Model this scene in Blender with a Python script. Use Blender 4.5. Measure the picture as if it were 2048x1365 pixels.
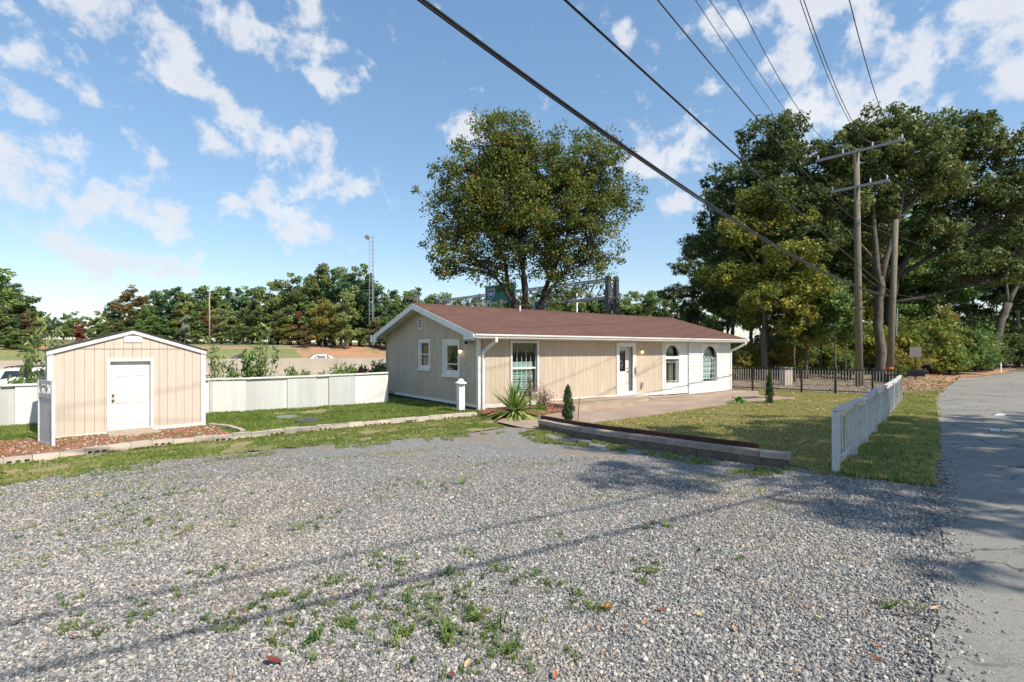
import bpy, bmesh, math, random
import numpy as np
from mathutils import Vector, Matrix, Euler
R = math.radians
rng = np.random.default_rng(7)
random.seed(7)
for o in list(bpy.data.objects): bpy.data.objects.remove(o)
sc = bpy.context.scene
col = sc.collection

# ------------------------------------------------------------------ camera
F, CX, HY, H = 1046.0, 1024.0, 700.0, 2.0        # focal length in photo pixels, principal column, horizon row, eye height
cd = bpy.data.cameras.new('camera'); cam = bpy.data.objects.new('camera', cd); col.objects.link(cam)
cam.location = (0, 0, H); cam.rotation_euler = (R(90), 0, 0)
cd.sensor_fit = 'HORIZONTAL'; cd.sensor_width = 36.0; cd.lens = 36.0*F/2048
cd.shift_y = (HY-682.5)/2048; cd.clip_start = .05; cd.clip_end = 2000
sc.camera = cam

# ------------------------------------------------------------------ light
SUN_AZ, SUN_EL = 130.0, 45.0                      # azimuth clockwise from +Y
sun_h = (math.sin(R(SUN_AZ)), math.cos(R(SUN_AZ)))
sd = bpy.data.lights.new('sun', 'SUN'); so = bpy.data.objects.new('sun', sd); col.objects.link(so)
sd.energy = 4.7; sd.angle = R(.55); sd.color = (1, .915, .79)
so.rotation_euler = Vector((-sun_h[0]*math.cos(R(SUN_EL)), -sun_h[1]*math.cos(R(SUN_EL)), -math.sin(R(SUN_EL)))).to_track_quat('-Z', 'Y').to_euler()
sc.view_settings.view_transform = 'Standard'; sc.view_settings.look = 'None'
sc.view_settings.exposure = 0.45; sc.view_settings.gamma = 1; sc.view_settings.use_curve_mapping = False
sc.cycles.max_bounces = 6; sc.cycles.transparent_max_bounces = 12

w = bpy.data.worlds.new('World'); sc.world = w; w.use_nodes = True
nt = w.node_tree; nt.nodes.clear()
class NB:
    """small node helper"""
    def __init__(s, nt): s.nt = nt
    def n(s, t, **k):
        x = s.nt.nodes.new(t)
        for a, b in k.items(): setattr(x, a, b)
        return x
    def l(s, a, b): s.nt.links.new(a, b)
    def m(s, op, a, b=None, c=None, clamp=False):
        x = s.n('ShaderNodeMath', operation=op, use_clamp=clamp)
        for i, v in enumerate((a, b, c)):
            if v is None: continue
            if isinstance(v, (int, float)): x.inputs[i].default_value = v
            else: s.l(v, x.inputs[i])
        return x.outputs[0]
    def mix(s, f, a, b, mode='MIX'):
        x = s.n('ShaderNodeMix', data_type='RGBA', blend_type=mode)
        for i, v in ((0, f), (6, a), (7, b)):
            if isinstance(v, (int, float)): x.inputs[i].default_value = v
            elif isinstance(v, tuple): x.inputs[i].default_value = (*v[:3], 1)
            else: s.l(v, x.inputs[i])
        return x.outputs[2]
    def ramp(s, f, stops):
        x = s.n('ShaderNodeValToRGB')
        cr = x.color_ramp
        while len(cr.elements) < len(stops): cr.elements.new(.5)
        for e, (p, c) in zip(cr.elements, stops):
            e.position = p; e.color = (*c, 1) if len(c) == 3 else c
        s.l(f, x.inputs[0]); return x.outputs[0]
    def noise(s, vec, scale, detail=4, rough=.55, dist=0, dim='3D'):
        x = s.n('ShaderNodeTexNoise', noise_dimensions=dim)
        x.inputs['Scale'].default_value = scale; x.inputs['Detail'].default_value = detail
        x.inputs['Roughness'].default_value = rough; x.inputs['Distortion'].default_value = dist
        if vec is not None: s.l(vec, x.inputs['Vector'])
        return x.outputs[0]
    def maprange(s, v, a, b, c=0, d=1, smooth=True):
        x = s.n('ShaderNodeMapRange', interpolation_type='SMOOTHSTEP' if smooth else 'LINEAR')
        s.l(v, x.inputs[0])
        for i, q in enumerate((a, b, c, d)): x.inputs[i+1].default_value = q
        return x.outputs[0]
B = NB(nt)
sky = B.n('ShaderNodeTexSky', sky_type='NISHITA', sun_disc=False, sun_elevation=R(SUN_EL), sun_rotation=R(SUN_AZ))
sky.air_density = 1.0; sky.dust_density = .4; sky.ozone_density = 1.4
bg1 = B.n('ShaderNodeBackground'); bg1.inputs[1].default_value = .15
hs = B.n('ShaderNodeHueSaturation'); hs.inputs['Saturation'].default_value = 1.38; hs.inputs['Value'].default_value = 1.55
gm = B.n('ShaderNodeGamma'); gm.inputs[1].default_value = .64; B.l(sky.outputs[0], gm.inputs[0]); B.l(gm.outputs[0], hs.inputs['Color']); B.l(hs.outputs[0], bg1.inputs[0])
tc = B.n('ShaderNodeTexCoord'); sp = B.n('ShaderNodeSeparateXYZ'); B.l(tc.outputs['Generated'], sp.inputs[0])
dx, dy, dz = sp.outputs
wn_ = B.n('ShaderNodeTexNoise'); wn_.inputs['Scale'].default_value = 5.5; wn_.inputs['Detail'].default_value = 5; wn_.inputs['Roughness'].default_value = .55
B.l(tc.outputs['Generated'], wn_.inputs['Vector']); wsx = B.n('ShaderNodeSeparateXYZ'); B.l(wn_.outputs['Color'], wsx.inputs[0])
az = B.m('ADD', B.m('ARCTAN2', dx, dy), B.m('MULTIPLY', B.m('SUBTRACT', wsx.outputs[0], .5), .13)); el = B.m('ADD', B.m('ARCSINE', dz), B.m('MULTIPLY', B.m('SUBTRACT', wsx.outputs[1], .5), .10))
zc = B.m('ADD', B.m('MAXIMUM', dz, 0.0), .10)
cv = B.n('ShaderNodeCombineXYZ'); B.l(B.m('DIVIDE', dx, zc), cv.inputs[0]); B.l(B.m('DIVIDE', dy, zc), cv.inputs[1]); cv.inputs[2].default_value = 3.7
# cloud banks: azimuth / elevation of each bank of the sky
banks = [(150,365,260,80,4,.62),(235,505,170,42,4,.52),(470,225,330,52,25,.62),(235,55,230,62,3,.52),(40,225,120,52,12,.56),
         (645,150,75,42,30,.48),(490,410,110,42,6,.54),(440,30,110,55,20,.50),(1335,300,140,50,-10,.52),(1830,110,360,130,8,.58),(1590,20,330,46,0,.50),
         (930,263,80,24,0,.46),(1330,385,110,32,0,.44),(605,470,110,34,0,.42),(1240,65,90,36,40,.42),(1440,110,90,46,-50,.44),(350,225,120,34,40,.50),(590,20,70,30,-30,.42),(90,160,120,30,10,.42)]
cov = None
for (px, py, sx, sy, rot, wt) in banks:
    a0 = math.atan((px-CX)/F); e0 = math.atan((HY-py)/F*math.cos(a0))
    k = math.cos(a0)**1.5/F
    ca, sa = math.cos(R(-rot)), math.sin(R(-rot))
    da = B.m('SUBTRACT', az, a0); de = B.m('SUBTRACT', el, e0)
    u = B.m('DIVIDE', B.m('ADD', B.m('MULTIPLY', da, ca), B.m('MULTIPLY', de, sa)), sx*k)
    v = B.m('DIVIDE', B.m('SUBTRACT', B.m('MULTIPLY', de, ca), B.m('MULTIPLY', da, sa)), sy*k)
    r2 = B.m('ADD', B.m('MULTIPLY', u, u), B.m('MULTIPLY', v, v))
    g = B.m('MULTIPLY', B.m('EXPONENT', B.m('MULTIPLY', r2, -.75)), wt)
    cov = g if cov is None else B.m('MAXIMUM', cov, g)
n1 = B.noise(tc.outputs['Generated'], 15.0, 12, .60, .15)
n1b = B.noise(cv.outputs[0], 2.2, 7, .55, .3)
nn = B.m('ADD', B.m('MULTIPLY', n1, .75), B.m('MULTIPLY', n1b, .25))
nn = B.m('ADD', B.m('MULTIPLY', B.m('SUBTRACT', nn, .5), 2.5), .5)
dens = B.maprange(B.m('ADD', nn, cov), .76, 1.10)
n2 = B.noise(tc.outputs['Generated'], 10.0, 5, .5, .2)
shade = B.maprange(B.m('ADD', B.m('MULTIPLY', n2, .6), B.m('MULTIPLY', B.m('ADD', nn, cov), .35)), .45, .72)
ccol = B.mix(shade, (.97, .98, 1.0), (.80, .83, .90))
bg2 = B.n('ShaderNodeBackground'); bg2.inputs[1].default_value = .74; B.l(ccol, bg2.inputs[0])
ms = B.n('ShaderNodeMixShader'); B.l(B.m('MULTIPLY', dens, .90), ms.inputs[0]); B.l(bg1.outputs[0], ms.inputs[1]); B.l(bg2.outputs[0], ms.inputs[2])
wo = B.n('ShaderNodeOutputWorld'); B.l(ms.outputs[0], wo.inputs[0])

# ------------------------------------------------------------------ terrain height, pixel rays
def S(a, b, x): t = np.clip((np.asarray(x, float)-a)/(b-a), 0, 1); return t*t*(3-2*t)
def hz(x, y):
    x = np.asarray(x, float); y = np.asarray(y, float)
    h = -.12*S(7, 16, y)*(1-S(8, 22, x)) - .16*S(-2, -10.5, x)
    q = (x+5.07)*-.527+(y-21.3)*.85
    dr = S(5, 10, q)*(1-S(3, 14, x))
    h = h - .45*dr
    h = h + dr*(.75*S(33, 37, q)+2.6*S(45, 66, q)+1.5*S(66, 120, q))
    h = h + S(3, 14, x)*(.9*S(40, 70, y) + .35*S(30, 36, y)*(1-S(26, 34, x)))
    return h
def hf(x, y): return float(hz(x, y))
def G(px, py):
    z = 0.
    for _ in range(6):
        Y = (H-z)*F/(py-HY); X = (px-CX)/F*Y; z = hf(X, Y)
    return (X, Y)
def D(px, py, Y): return ((px-CX)/F*Y, Y, H-(py-HY)/F*Y)

# ------------------------------------------------------------------ materials
MATS = {}
def base_mat(name):
    m = bpy.data.materials.new(name); m.use_nodes = True; t = m.node_tree; t.nodes.clear()
    b = NB(t); o = b.n('ShaderNodeOutputMaterial'); p = b.n('ShaderNodeBsdfPrincipled'); b.l(p.outputs[0], o.inputs[0])
    MATS[name] = m; return m, b, p, o
def pm(name, c, c2=None, rough=.75, scale=6, detail=6, bump=0, bscale=60, metal=0, stretch=None, spec=.35, contrast=(.3, .7), fine=.12, fscale=90, rnd=0, emit=0):
    m, b, p, o = base_mat(name)
    c2 = c2 or tuple(x*.82 for x in c)
    tc = b.n('ShaderNodeTexCoord'); v = tc.outputs['Object']
    if stretch:
        mp = b.n('ShaderNodeMapping'); mp.inputs['Scale'].default_value = stretch; b.l(v, mp.inputs[0]); v = mp.outputs[0]
    n = b.noise(v, scale, detail, .6)
    cc = b.mix(b.maprange(n, *contrast), c, c2)
    if fine:
        f = b.noise(v, fscale, 3, .6); cc = b.mix(fine, cc, b.ramp(f, [(.3, (0, 0, 0)), (.7, (1, 1, 1))]), 'OVERLAY')
    if rnd:
        oi = b.n('ShaderNodeObjectInfo'); cc = b.mix(b.m('MULTIPLY', oi.outputs['Random'], rnd), cc, (0, 0, 0))
    b.l(cc, p.inputs['Base Color']); p.inputs['Roughness'].default_value = rough; p.inputs['Metallic'].default_value = metal
    p.inputs['Specular IOR Level'].default_value = spec
    if bump:
        bn = b.n('ShaderNodeBump'); bn.inputs['Strength'].default_value = bump; bn.inputs['Distance'].default_value = .02
        b.l(b.noise(v, bscale, 5, .6), bn.inputs['Height']); b.l(bn.outputs[0], p.inputs['Normal'])
    if emit:
        b.l(cc, p.inputs['Emission Color']); p.inputs['Emission Strength'].default_value = emit
    return m
def leaf_mat(name, stops, trans=.35, var=.25, gain=1.35):
    m = bpy.data.materials.new(name); m.use_nodes = True; t = m.node_tree; t.nodes.clear(); b = NB(t)
    o = b.n('ShaderNodeOutputMaterial'); at = b.n('ShaderNodeAttribute', attribute_name='tone')
    oi = b.n('ShaderNodeObjectInfo')
    f = b.m('ADD', at.outputs['Fac'], b.m('MULTIPLY', b.m('SUBTRACT', oi.outputs['Random'], .5), var), clamp=True)
    stops = [(q_, tuple(min(.8, v_*gain) for v_ in c_)) for q_, c_ in stops]
    c = b.ramp(f, stops)
    p = b.n('ShaderNodeBsdfPrincipled'); b.l(c, p.inputs['Base Color']); p.inputs['Roughness'].default_value = .55; p.inputs['Specular IOR Level'].default_value = .25
    tr = b.n('ShaderNodeBsdfTranslucent'); b.l(b.mix(.5, c, (.5, .6, .05), 'MIX') if False else c, tr.inputs[0])
    mx = b.n('ShaderNodeMixShader'); mx.inputs[0].default_value = trans
    b.l(p.outputs[0], mx.inputs[1]); b.l(tr.outputs[0], mx.inputs[2]); b.l(mx.outputs[0], o.inputs[0])
    MATS[name] = m; return m
def glass_mat(name, tint=(.75, .85, .85), refl=.0):
    m = bpy.data.materials.new(name); m.use_nodes = True; t = m.node_tree; t.nodes.clear(); b = NB(t)
    o = b.n('ShaderNodeOutputMaterial'); tr = b.n('ShaderNodeBsdfTransparent'); tr.inputs[0].default_value = (*tint, 1)
    gl = b.n('ShaderNodeBsdfGlossy'); gl.inputs['Roughness'].default_value = .03
    lw = b.n('ShaderNodeLayerWeight'); lw.inputs[0].default_value = .5
    mx = b.n('ShaderNodeMixShader'); b.l(b.m('ADD', b.m('MULTIPLY', b.m('POWER', lw.outputs['Facing'], 4.0), .85), .03+refl, clamp=True), mx.inputs[0]); b.l(tr.outputs[0], mx.inputs[1]); b.l(gl.outputs[0], mx.inputs[2])
    b.l(mx.outputs[0], o.inputs[0]); MATS[name] = m; return m

pm('white_paint', (.72, .72, .70), (.64, .64, .61), rough=.5, scale=2.5, fine=.06)
pm('white_vinyl', (.70, .70, .69), (.64, .64, .62), rough=.4, scale=1.5, fine=.04)
pm('aged_white', (.60, .59, .56), (.45, .44, .42), rough=.7, scale=5, fine=.2, stretch=(4, 4, 1))
pm('screen_white', (.72, .72, .70), (.64, .64, .61), rough=.6, scale=.9, fine=.06, rnd=.06, stretch=(1, 1, .4))
pm('screen_grey', (.60, .61, .60), (.51, .52, .50), rough=.6, scale=.9, fine=.08, rnd=.08, stretch=(1, 1, .4))  # greyer board colour for some stretches of the screen
pm('beige_board', (.54, .455, .36), (.45, .375, .295), rough=.8, scale=3, fine=.25, stretch=(5, 5, .5), rnd=.10, bump=.15, bscale=40)
pm('shed_board', (.60, .52, .435), (.55, .475, .39), rough=.75, scale=2, fine=.1, stretch=(4, 4, .6), rnd=.06)
pm('groove', (.38, .32, .255), rough=.9)
pm('foundation', (.30, .20, .16), (.24, .16, .13), rough=.85, bump=.3)
pm('dark_base', (.035, .045, .05), (.02, .025, .03), rough=.8)
pm('black_metal', (.018, .018, .02), (.012, .012, .014), rough=.35, spec=.5)
pm('galv', (.42, .43, .45), (.33, .34, .36), rough=.5, metal=.6)
pm('picket_tan', (.66, .58, .47), (.56, .49, .40), rough=.5)
pm('concrete', (.50, .44, .37), (.41, .36, .30), rough=.9, scale=4, bump=.4, fine=.3)
pm('curb_block', (.62, .52, .43), (.50, .43, .36), rough=.92, scale=3, bump=.4, fine=.3, rnd=.25)
pm('wall_block', (.205, .155, .125), (.15, .113, .093), rough=.95, scale=5, bump=.5, fine=.35, rnd=.25)
pm('wall_cap', (.42, .345, .285), (.31, .255, .21), rough=.95, scale=4, bump=.5, fine=.35, rnd=.2)
pm('red_timber', (.085, .034, .024), (.04, .02, .015), rough=.85, scale=6, bump=.5)
pm('old_wood', (.44, .37, .27), (.30, .25, .18), rough=.9, scale=6, stretch=(1, 8, 8), bump=.4, fine=.25)
pm('pole_wood', (.23, .20, .145), (.13, .11, .085), rough=.95, scale=5, stretch=(6, 6, .35), bump=.6, fine=.3)
pm('arm_grey', (.36, .37, .40), (.26, .27, .29), rough=.8, scale=6)
pm('bark_grey', (.165, .14, .115), (.075, .064, .054), rough=.95, scale=5, stretch=(3, 3, .6), bump=.9, bscale=14, fine=.3)
pm('bark_dark', (.075, .06, .05), (.035, .03, .026), rough=.95, scale=5, stretch=(3, 3, .6), bump=.9, bscale=14)
pm('brass', (.38, .30, .14), rough=.35, metal=.9)
pm('dark_plastic', (.03, .03, .032), rough=.4)
pm('grey_plastic', (.25, .25, .25), rough=.5)
pm('tire', (.02, .02, .02), rough=.8)
pm('car_white', (.80, .81, .82), (.78, .79, .80), rough=.2, spec=.6, fine=0)
pm('car_dark', (.03, .035, .045), rough=.2, spec=.6, fine=0)
pm('car_silver', (.42, .44, .46), rough=.25, metal=.4, fine=0)
pm('car_glass', (.02, .026, .032), rough=.06, spec=.8, fine=0)
pm('barrier', (.46, .40, .33), (.38, .33, .275), rough=.9, scale=.6, fine=.15)
pm('highway', (.20, .19, .175), (.155, .15, .14), rough=.9, scale=.5)
pm('blind', (.66, .74, .70), (.56, .64, .61), rough=.7)
pm('curtain', (.44, .37, .30), (.30, .25, .20), rough=.9, stretch=(14, 1, .3))
pm('curtain_red', (.33, .21, .17), (.24, .15, .12), rough=.9)
pm('interior', (.05, .05, .05), rough=.9)
pm('sign_green', (.0, .125, .085), (.0, .105, .07), rough=.45, fine=0)
pm('sign_white', (.8, .8, .8), rough=.5, fine=0)
pm('sign_blue', (.02, .07, .30), rough=.5, fine=0)
pm('sign_red', (.45, .03, .04), rough=.5, fine=0)
pm('sign_back', (.32, .27, .245), rough=.6)
pm('steel_dark', (.10, .105, .125), (.075, .08, .095), rough=.6, metal=.4)
pm('lava_rock', (.48, .19, .14), (.30, .11, .085), rough=.95, scale=25, rnd=.45)
pm('white_rock', (.72, .66, .60), rough=.9, rnd=.2)
pm('shingle_dark', (.05, .05, .055), rough=.9, bump=.3)
pm('orange_tape', (.75, .16, .03), rough=.6)
pm('lid_dark', (.09, .09, .095), rough=.7)
pm('lid_green', (.22, .27, .24), rough=.7)
pm('house_far', (.55, .55, .53), (.45, .45, .44), rough=.8, scale=1)
glass_mat('glass', (.80, .87, .86)); glass_mat('glass_dark', (.35, .40, .42), .06)
m, b, p, o = base_mat('lamp_glow'); p.inputs['Base Color'].default_value = (.9, .6, .3, 1); p.inputs['Emission Color'].default_value = (1, .62, .25, 1); p.inputs['Emission Strength'].default_value = 5

def gravel_mat():
    m, b, p, o = base_mat('gravel'); tc = b.n('ShaderNodeTexCoord'); v = tc.outputs['Object']
    vo = b.n('ShaderNodeTexVoronoi'); vo.inputs['Scale'].default_value = 34; b.l(v, vo.inputs['Vector'])
    c = b.ramp(vo.outputs['Color'], [(0, (.15, .15, .148)), (.4, (.25, .25, .246)), (.65, (.34, .333, .315)), (.88, (.50, .46, .40)), (1, (.33, .25, .18))])
    vd = b.n('ShaderNodeTexVoronoi', feature='DISTANCE_TO_EDGE'); vd.inputs['Scale'].default_value = 34; b.l(v, vd.inputs['Vector'])
    c = b.mix(b.maprange(vd.outputs[0], 0, .12, .55, 0), c, (.07, .065, .06))
    n = b.noise(v, .55, 5, .6); c = b.mix(b.maprange(n, .46, .68, 0, .7), c, (.30, .235, .165)); n5 = b.noise(v, 2.3, 5, .65); c = b.mix(b.maprange(n5, .56, .72, 0, .6), c, (.20, .19, .095))
    b.l(c, p.inputs['Base Color']); p.inputs['Roughness'].default_value = .9
    bn = b.n('ShaderNodeBump'); bn.inputs['Strength'].default_value = .8; bn.inputs['Distance'].default_value = .015
    b.l(b.maprange(vd.outputs[0], 0, .35), bn.inputs['Height']); b.l(bn.outputs[0], p.inputs['Normal'])
gravel_mat()
def stone_mat():
    m, b, p, o = base_mat('stone'); oi = b.n('ShaderNodeObjectInfo'); tc = b.n('ShaderNodeTexCoord')
    c = b.ramp(oi.outputs['Random'], [(0, (.09, .092, .092)), (.25, (.165, .167, .167)), (.48, (.27, .265, .255)), (.68, (.35, .338, .315)), (.83, (.45, .415, .36)), (.93, (.60, .555, .475)), (.97, (.37, .24, .165)), (1, (.29, .205, .145))])
    n = b.noise(tc.outputs['Object'], 2.5, 4); c = b.mix(b.maprange(n, .3, .7, 0, .22), c, (.15, .15, .15))
    ob = b.n('ShaderNodeNewGeometry'); n3 = b.noise(ob.outputs['Position'], .45, 4, .6)
    c = b.mix(b.maprange(n3, .48, .72, 0, .42), c, (.46, .38, .29))
    b.l(c, p.inputs['Base Color']); p.inputs['Roughness'].default_value = .85
stone_mat()
def asphalt_mat():
    m, b, p, o = base_mat('asphalt'); tc = b.n('ShaderNodeTexCoord'); v = tc.outputs['Object']
    n = b.noise(v, .5, 6, .6); f = b.noise(v, 60, 4, .75)
    c = b.mix(b.maprange(n, .3, .7), (.205, .196, .176), (.265, .252, .222))
    c = b.mix(.5, c, b.ramp(f, [(.3, (.15, .15, .15)), (.7, (.85, .85, .85))]), 'OVERLAY')
    vo2 = b.n('ShaderNodeTexVoronoi'); vo2.inputs['Scale'].default_value = 45; b.l(v, vo2.inputs['Vector'])
    c = b.mix(b.maprange(vo2.outputs['Distance'], .05, .3, .6, 0), c, (.36, .345, .31))
    nd = b.n('ShaderNodeTexNoise'); nd.inputs['Scale'].default_value = 1.6; nd.inputs['Detail'].default_value = 6; b.l(v, nd.inputs['Vector'])
    va = b.n('ShaderNodeVectorMath', operation='MULTIPLY_ADD'); b.l(nd.outputs['Color'], va.inputs[0]); va.inputs[1].default_value = (.9, .9, .9); b.l(v, va.inputs[2])
    mp = b.n('ShaderNodeMapping'); mp.inputs['Rotation'].default_value = (0, 0, R(-50)); mp.inputs['Scale'].default_value = (.55, 1.15, 1); b.l(va.outputs[0], mp.inputs[0])
    vd = b.n('ShaderNodeTexVoronoi', feature='DISTANCE_TO_EDGE'); vd.inputs['Scale'].default_value = 1.05; b.l(mp.outputs[0], vd.inputs['Vector'])
    msk = b.maprange(b.noise(v, .35, 3), .36, .5)
    ck = b.m('MULTIPLY', b.maprange(vd.outputs[0], 0, .028, 1, 0), msk)
    c = b.mix(b.m('MULTIPLY', ck, .85), c, (.03, .03, .028))
    b.l(c, p.inputs['Base Color']); p.inputs['Roughness'].default_value = .92
    bn = b.n('ShaderNodeBump'); bn.inputs['Strength'].default_value = .5; bn.inputs['Distance'].default_value = .01
    b.l(b.m('SUBTRACT', f, ck), bn.inputs['Height']); b.l(bn.outputs[0], p.inputs['Normal'])
asphalt_mat()
def soil_mat(name, stops, scale=1.2, fscale=40, bump=.5):
    m, b, p, o = base_mat(name); tc = b.n('ShaderNodeTexCoord'); v = tc.outputs['Object']
    n = b.noise(v, scale, 8, .65, .4); f = b.noise(v, fscale, 4, .7)
    c = b.ramp(n, stops); c = b.mix(.4, c, b.ramp(f, [(.3, (.1, .1, .1)), (.7, (.9, .9, .9))]), 'OVERLAY')
    b.l(c, p.inputs['Base Color']); p.inputs['Roughness'].default_value = .95
    bn = b.n('ShaderNodeBump'); bn.inputs['Strength'].default_value = bump; bn.inputs['Distance'].default_value = .03
    b.l(f, bn.inputs['Height']); b.l(bn.outputs[0], p.inputs['Normal'])
soil_mat('lawn_soil', [(.3, (.15, .17, .05)), (.48, (.23, .21, .08)), (.6, (.33, .25, .13)), (.75, (.18, .18, .06))])
soil_mat('field', [(.25, (.14, .10, .05)), (.45, (.10, .11, .04)), (.6, (.20, .15, .09)), (.8, (.11, .12, .05))], .25, 14)
soil_mat('leaf_litter', [(.25, (.17, .12, .085)), (.5, (.26, .19, .14)), (.7, (.20, .15, .10)), (.85, (.13, .12, .06))], 1.0, 24)
soil_mat('clay', [(.3, (.40, .17, .085)), (.45, (.44, .22, .125)), (.55, (.30, .21, .11)), (.66, (.17, .17, .065)), (.85, (.24, .21, .09))], .22, 5)
soil_mat('far_grass', [(.3, (.16, .19, .065)), (.55, (.21, .22, .08)), (.75, (.28, .24, .11))], .15, 3)
soil_mat('mulch', [(.3, (.18, .06, .03)), (.5, (.32, .12, .055)), (.7, (.11, .055, .035))], 8, 60)
def shingle_mat():
    m, b, p, o = base_mat('shingle'); tc = b.n('ShaderNodeTexCoord'); v = tc.outputs['Object']
    br = b.n('ShaderNodeTexBrick'); br.inputs['Scale'].default_value = 1; br.inputs['Brick Width'].default_value = .32; br.inputs['Row Height'].default_value = .14
    br.inputs['Mortar Size'].default_value = .008; br.inputs['Color1'].default_value = (.165, .09, .07, 1); br.inputs['Color2'].default_value = (.125, .07, .056, 1); br.inputs['Mortar'].default_value = (.10, .05, .04, 1)
    b.l(v, br.inputs['Vector'])
    n = b.noise(v, 1.0, 6, .65); c = b.mix(b.maprange(n, .35, .75, 0, .5), br.outputs[0], (.185, .105, .08))
    mp = b.n('ShaderNodeMapping'); mp.inputs['Scale'].default_value = (1.2, 12, 1); b.l(v, mp.inputs[0])
    n2 = b.noise(mp.outputs[0], 2.0, 5, .6); c = b.mix(b.maprange(n2, .4, .72, 0, .75), c, (.095, .056, .046))
    f = b.noise(v, 140, 2, .7); c = b.mix(.35, c, b.ramp(f, [(.3, (0, 0, 0)), (.7, (1, 1, 1))]), 'OVERLAY')
    b.l(c, p.inputs['Base Color']); p.inputs['Roughness'].default_value = .95; p.inputs['Specular IOR Level'].default_value = .15
    bn = b.n('ShaderNodeBump'); bn.inputs['Strength'].default_value = .6; bn.inputs['Distance'].default_value = .01
    b.l(b.m('ADD', b.m('MULTIPLY', br.outputs['Fac'], -1), b.m('MULTIPLY', f, .6)), bn.inputs['Height']); b.l(bn.outputs[0], p.inputs['Normal'])
shingle_mat()
def paving_mat():
    m, b, p, o = base_mat('paving'); tc = b.n('ShaderNodeTexCoord'); v = tc.outputs['Object']
    n = b.noise(v, .9, 7, .65); c = b.ramp(n, [(.3, (.27, .195, .145)), (.5, (.33, .245, .185)), (.65, (.40, .31, .235)), (.8, (.25, .185, .14))])
    f = b.noise(v, 60, 3, .7); c = b.mix(.25, c, b.ramp(f, [(.3, (0, 0, 0)), (.7, (1, 1, 1))]), 'OVERLAY')
    b.l(c, p.inputs['Base Color']); p.inputs['Roughness'].default_value = .85
paving_mat()
def grass_mat(nm, shift):
    m = bpy.data.materials.new(nm); m.use_nodes = True; t = m.node_tree; t.nodes.clear(); b = NB(t)
    o = b.n('ShaderNodeOutputMaterial'); oi = b.n('ShaderNodeObjectInfo'); ge = b.n('ShaderNodeNewGeometry')
    n = b.noise(ge.outputs['Position'], .8, 5, .6)
    f = b.m('ADD', b.m('MULTIPLY', oi.outputs['Random'], .45), b.m('MULTIPLY', n, .9))
    c = b.ramp(b.m('ADD', f, shift), [(0, (.085, .155, .026)), (.35, (.165, .25, .05)), (.55, (.28, .33, .085)), (.72, (.43, .395, .145)), (1, (.56, .46, .23))])
    p = b.n('ShaderNodeBsdfPrincipled'); b.l(c, p.inputs['Base Color']); p.inputs['Roughness'].default_value = .6; p.inputs['Specular IOR Level'].default_value = .25
    tr = b.n('ShaderNodeBsdfTranslucent'); b.l(c, tr.inputs[0]); mx = b.n('ShaderNodeMixShader'); mx.inputs[0].default_value = .35
    b.l(p.outputs[0], mx.inputs[1]); b.l(tr.outputs[0], mx.inputs[2]); b.l(mx.outputs[0], o.inputs[0]); MATS[nm] = m
grass_mat('grass', -.22); grass_mat('grass_dry', .07); grass_mat('grass_lush', -.30)
def weed_mat(name, a, c2):
    m, b, p, o = base_mat(name); oi = b.n('ShaderNodeObjectInfo')
    b.l(b.mix(oi.outputs['Random'], a, c2), p.inputs['Base Color']); p.inputs['Roughness'].default_value = .6; p.inputs['Specular IOR Level'].default_value = .25
weed_mat('weed', (.05, .12, .02), (.16, .20, .05)); weed_mat('dead_leaf', (.42, .17, .07), (.55, .38, .22)); weed_mat('red_leaf', (.16, .035, .025), (.24, .08, .045))
weed_mat('litter', (.20, .13, .085), (.36, .26, .185)); weed_mat('yellow_leaf', (.55, .36, .05), (.62, .50, .12)); weed_mat('hosta', (.10, .24, .05), (.20, .34, .09)); weed_mat('pink_flower', (.75, .38, .36), (.85, .65, .58))
leaf_mat('leaf_maple', [(0, (.028, .05, .012)), (.45, (.06, .088, .018)), (.75, (.105, .118, .025)), (.93, (.16, .135, .03)), (1, (.19, .10, .03))], .38, gain=1.85)
leaf_mat('leaf_oak', [(0, (.026, .044, .014)), (.45, (.052, .074, .022)), (.8, (.088, .105, .032)), (1, (.15, .14, .04))], .30, gain=1.95)
leaf_mat('leaf_yellow', [(0, (.06, .095, .02)), (.45, (.125, .155, .03)), (.8, (.23, .215, .045)), (1, (.32, .22, .05))], .42, gain=1.60)
leaf_mat('leaf_green', [(0, (.035, .065, .02)), (.5, (.075, .125, .035)), (.85, (.14, .18, .05)), (1, (.22, .22, .06))], .35, gain=2.0)
leaf_mat('leaf_light', [(0, (.08, .12, .04)), (.5, (.16, .21, .07)), (1, (.28, .30, .11))], .4, gain=1.40)
leaf_mat('leaf_rust', [(0, (.08, .075, .035)), (.5, (.15, .11, .05)), (.8, (.20, .125, .055)), (1, (.12, .13, .045))], .35, gain=1.50)
leaf_mat('leaf_red', [(0, (.08, .03, .025)), (.5, (.18, .055, .04)), (1, (.26, .12, .07))], .35)
leaf_mat('leaf_gold', [(0, (.10, .12, .03)), (.5, (.20, .185, .045)), (1, (.32, .22, .055))], .4)
leaf_mat('leaf_pine', [(0, (.018, .042, .022)), (.5, (.035, .07, .032)), (1, (.065, .10, .04))], .15, gain=2.3)
leaf_mat('leaf_far', [(0, (.05, .075, .028)), (.45, (.095, .125, .045)), (.8, (.15, .17, .06)), (1, (.22, .20, .07))], .35)
leaf_mat('leaf_pale', [(0, (.16, .18, .13)), (1, (.30, .31, .22))], .4)
leaf_mat('leaf_cypress', [(0, (.022, .05, .018)), (.6, (.06, .10, .03)), (1, (.13, .16, .05))], .2)
leaf_mat('leaf_yucca', [(0, (.07, .12, .03)), (.5, (.17, .24, .06)), (1, (.42, .45, .14))], .3)
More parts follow.
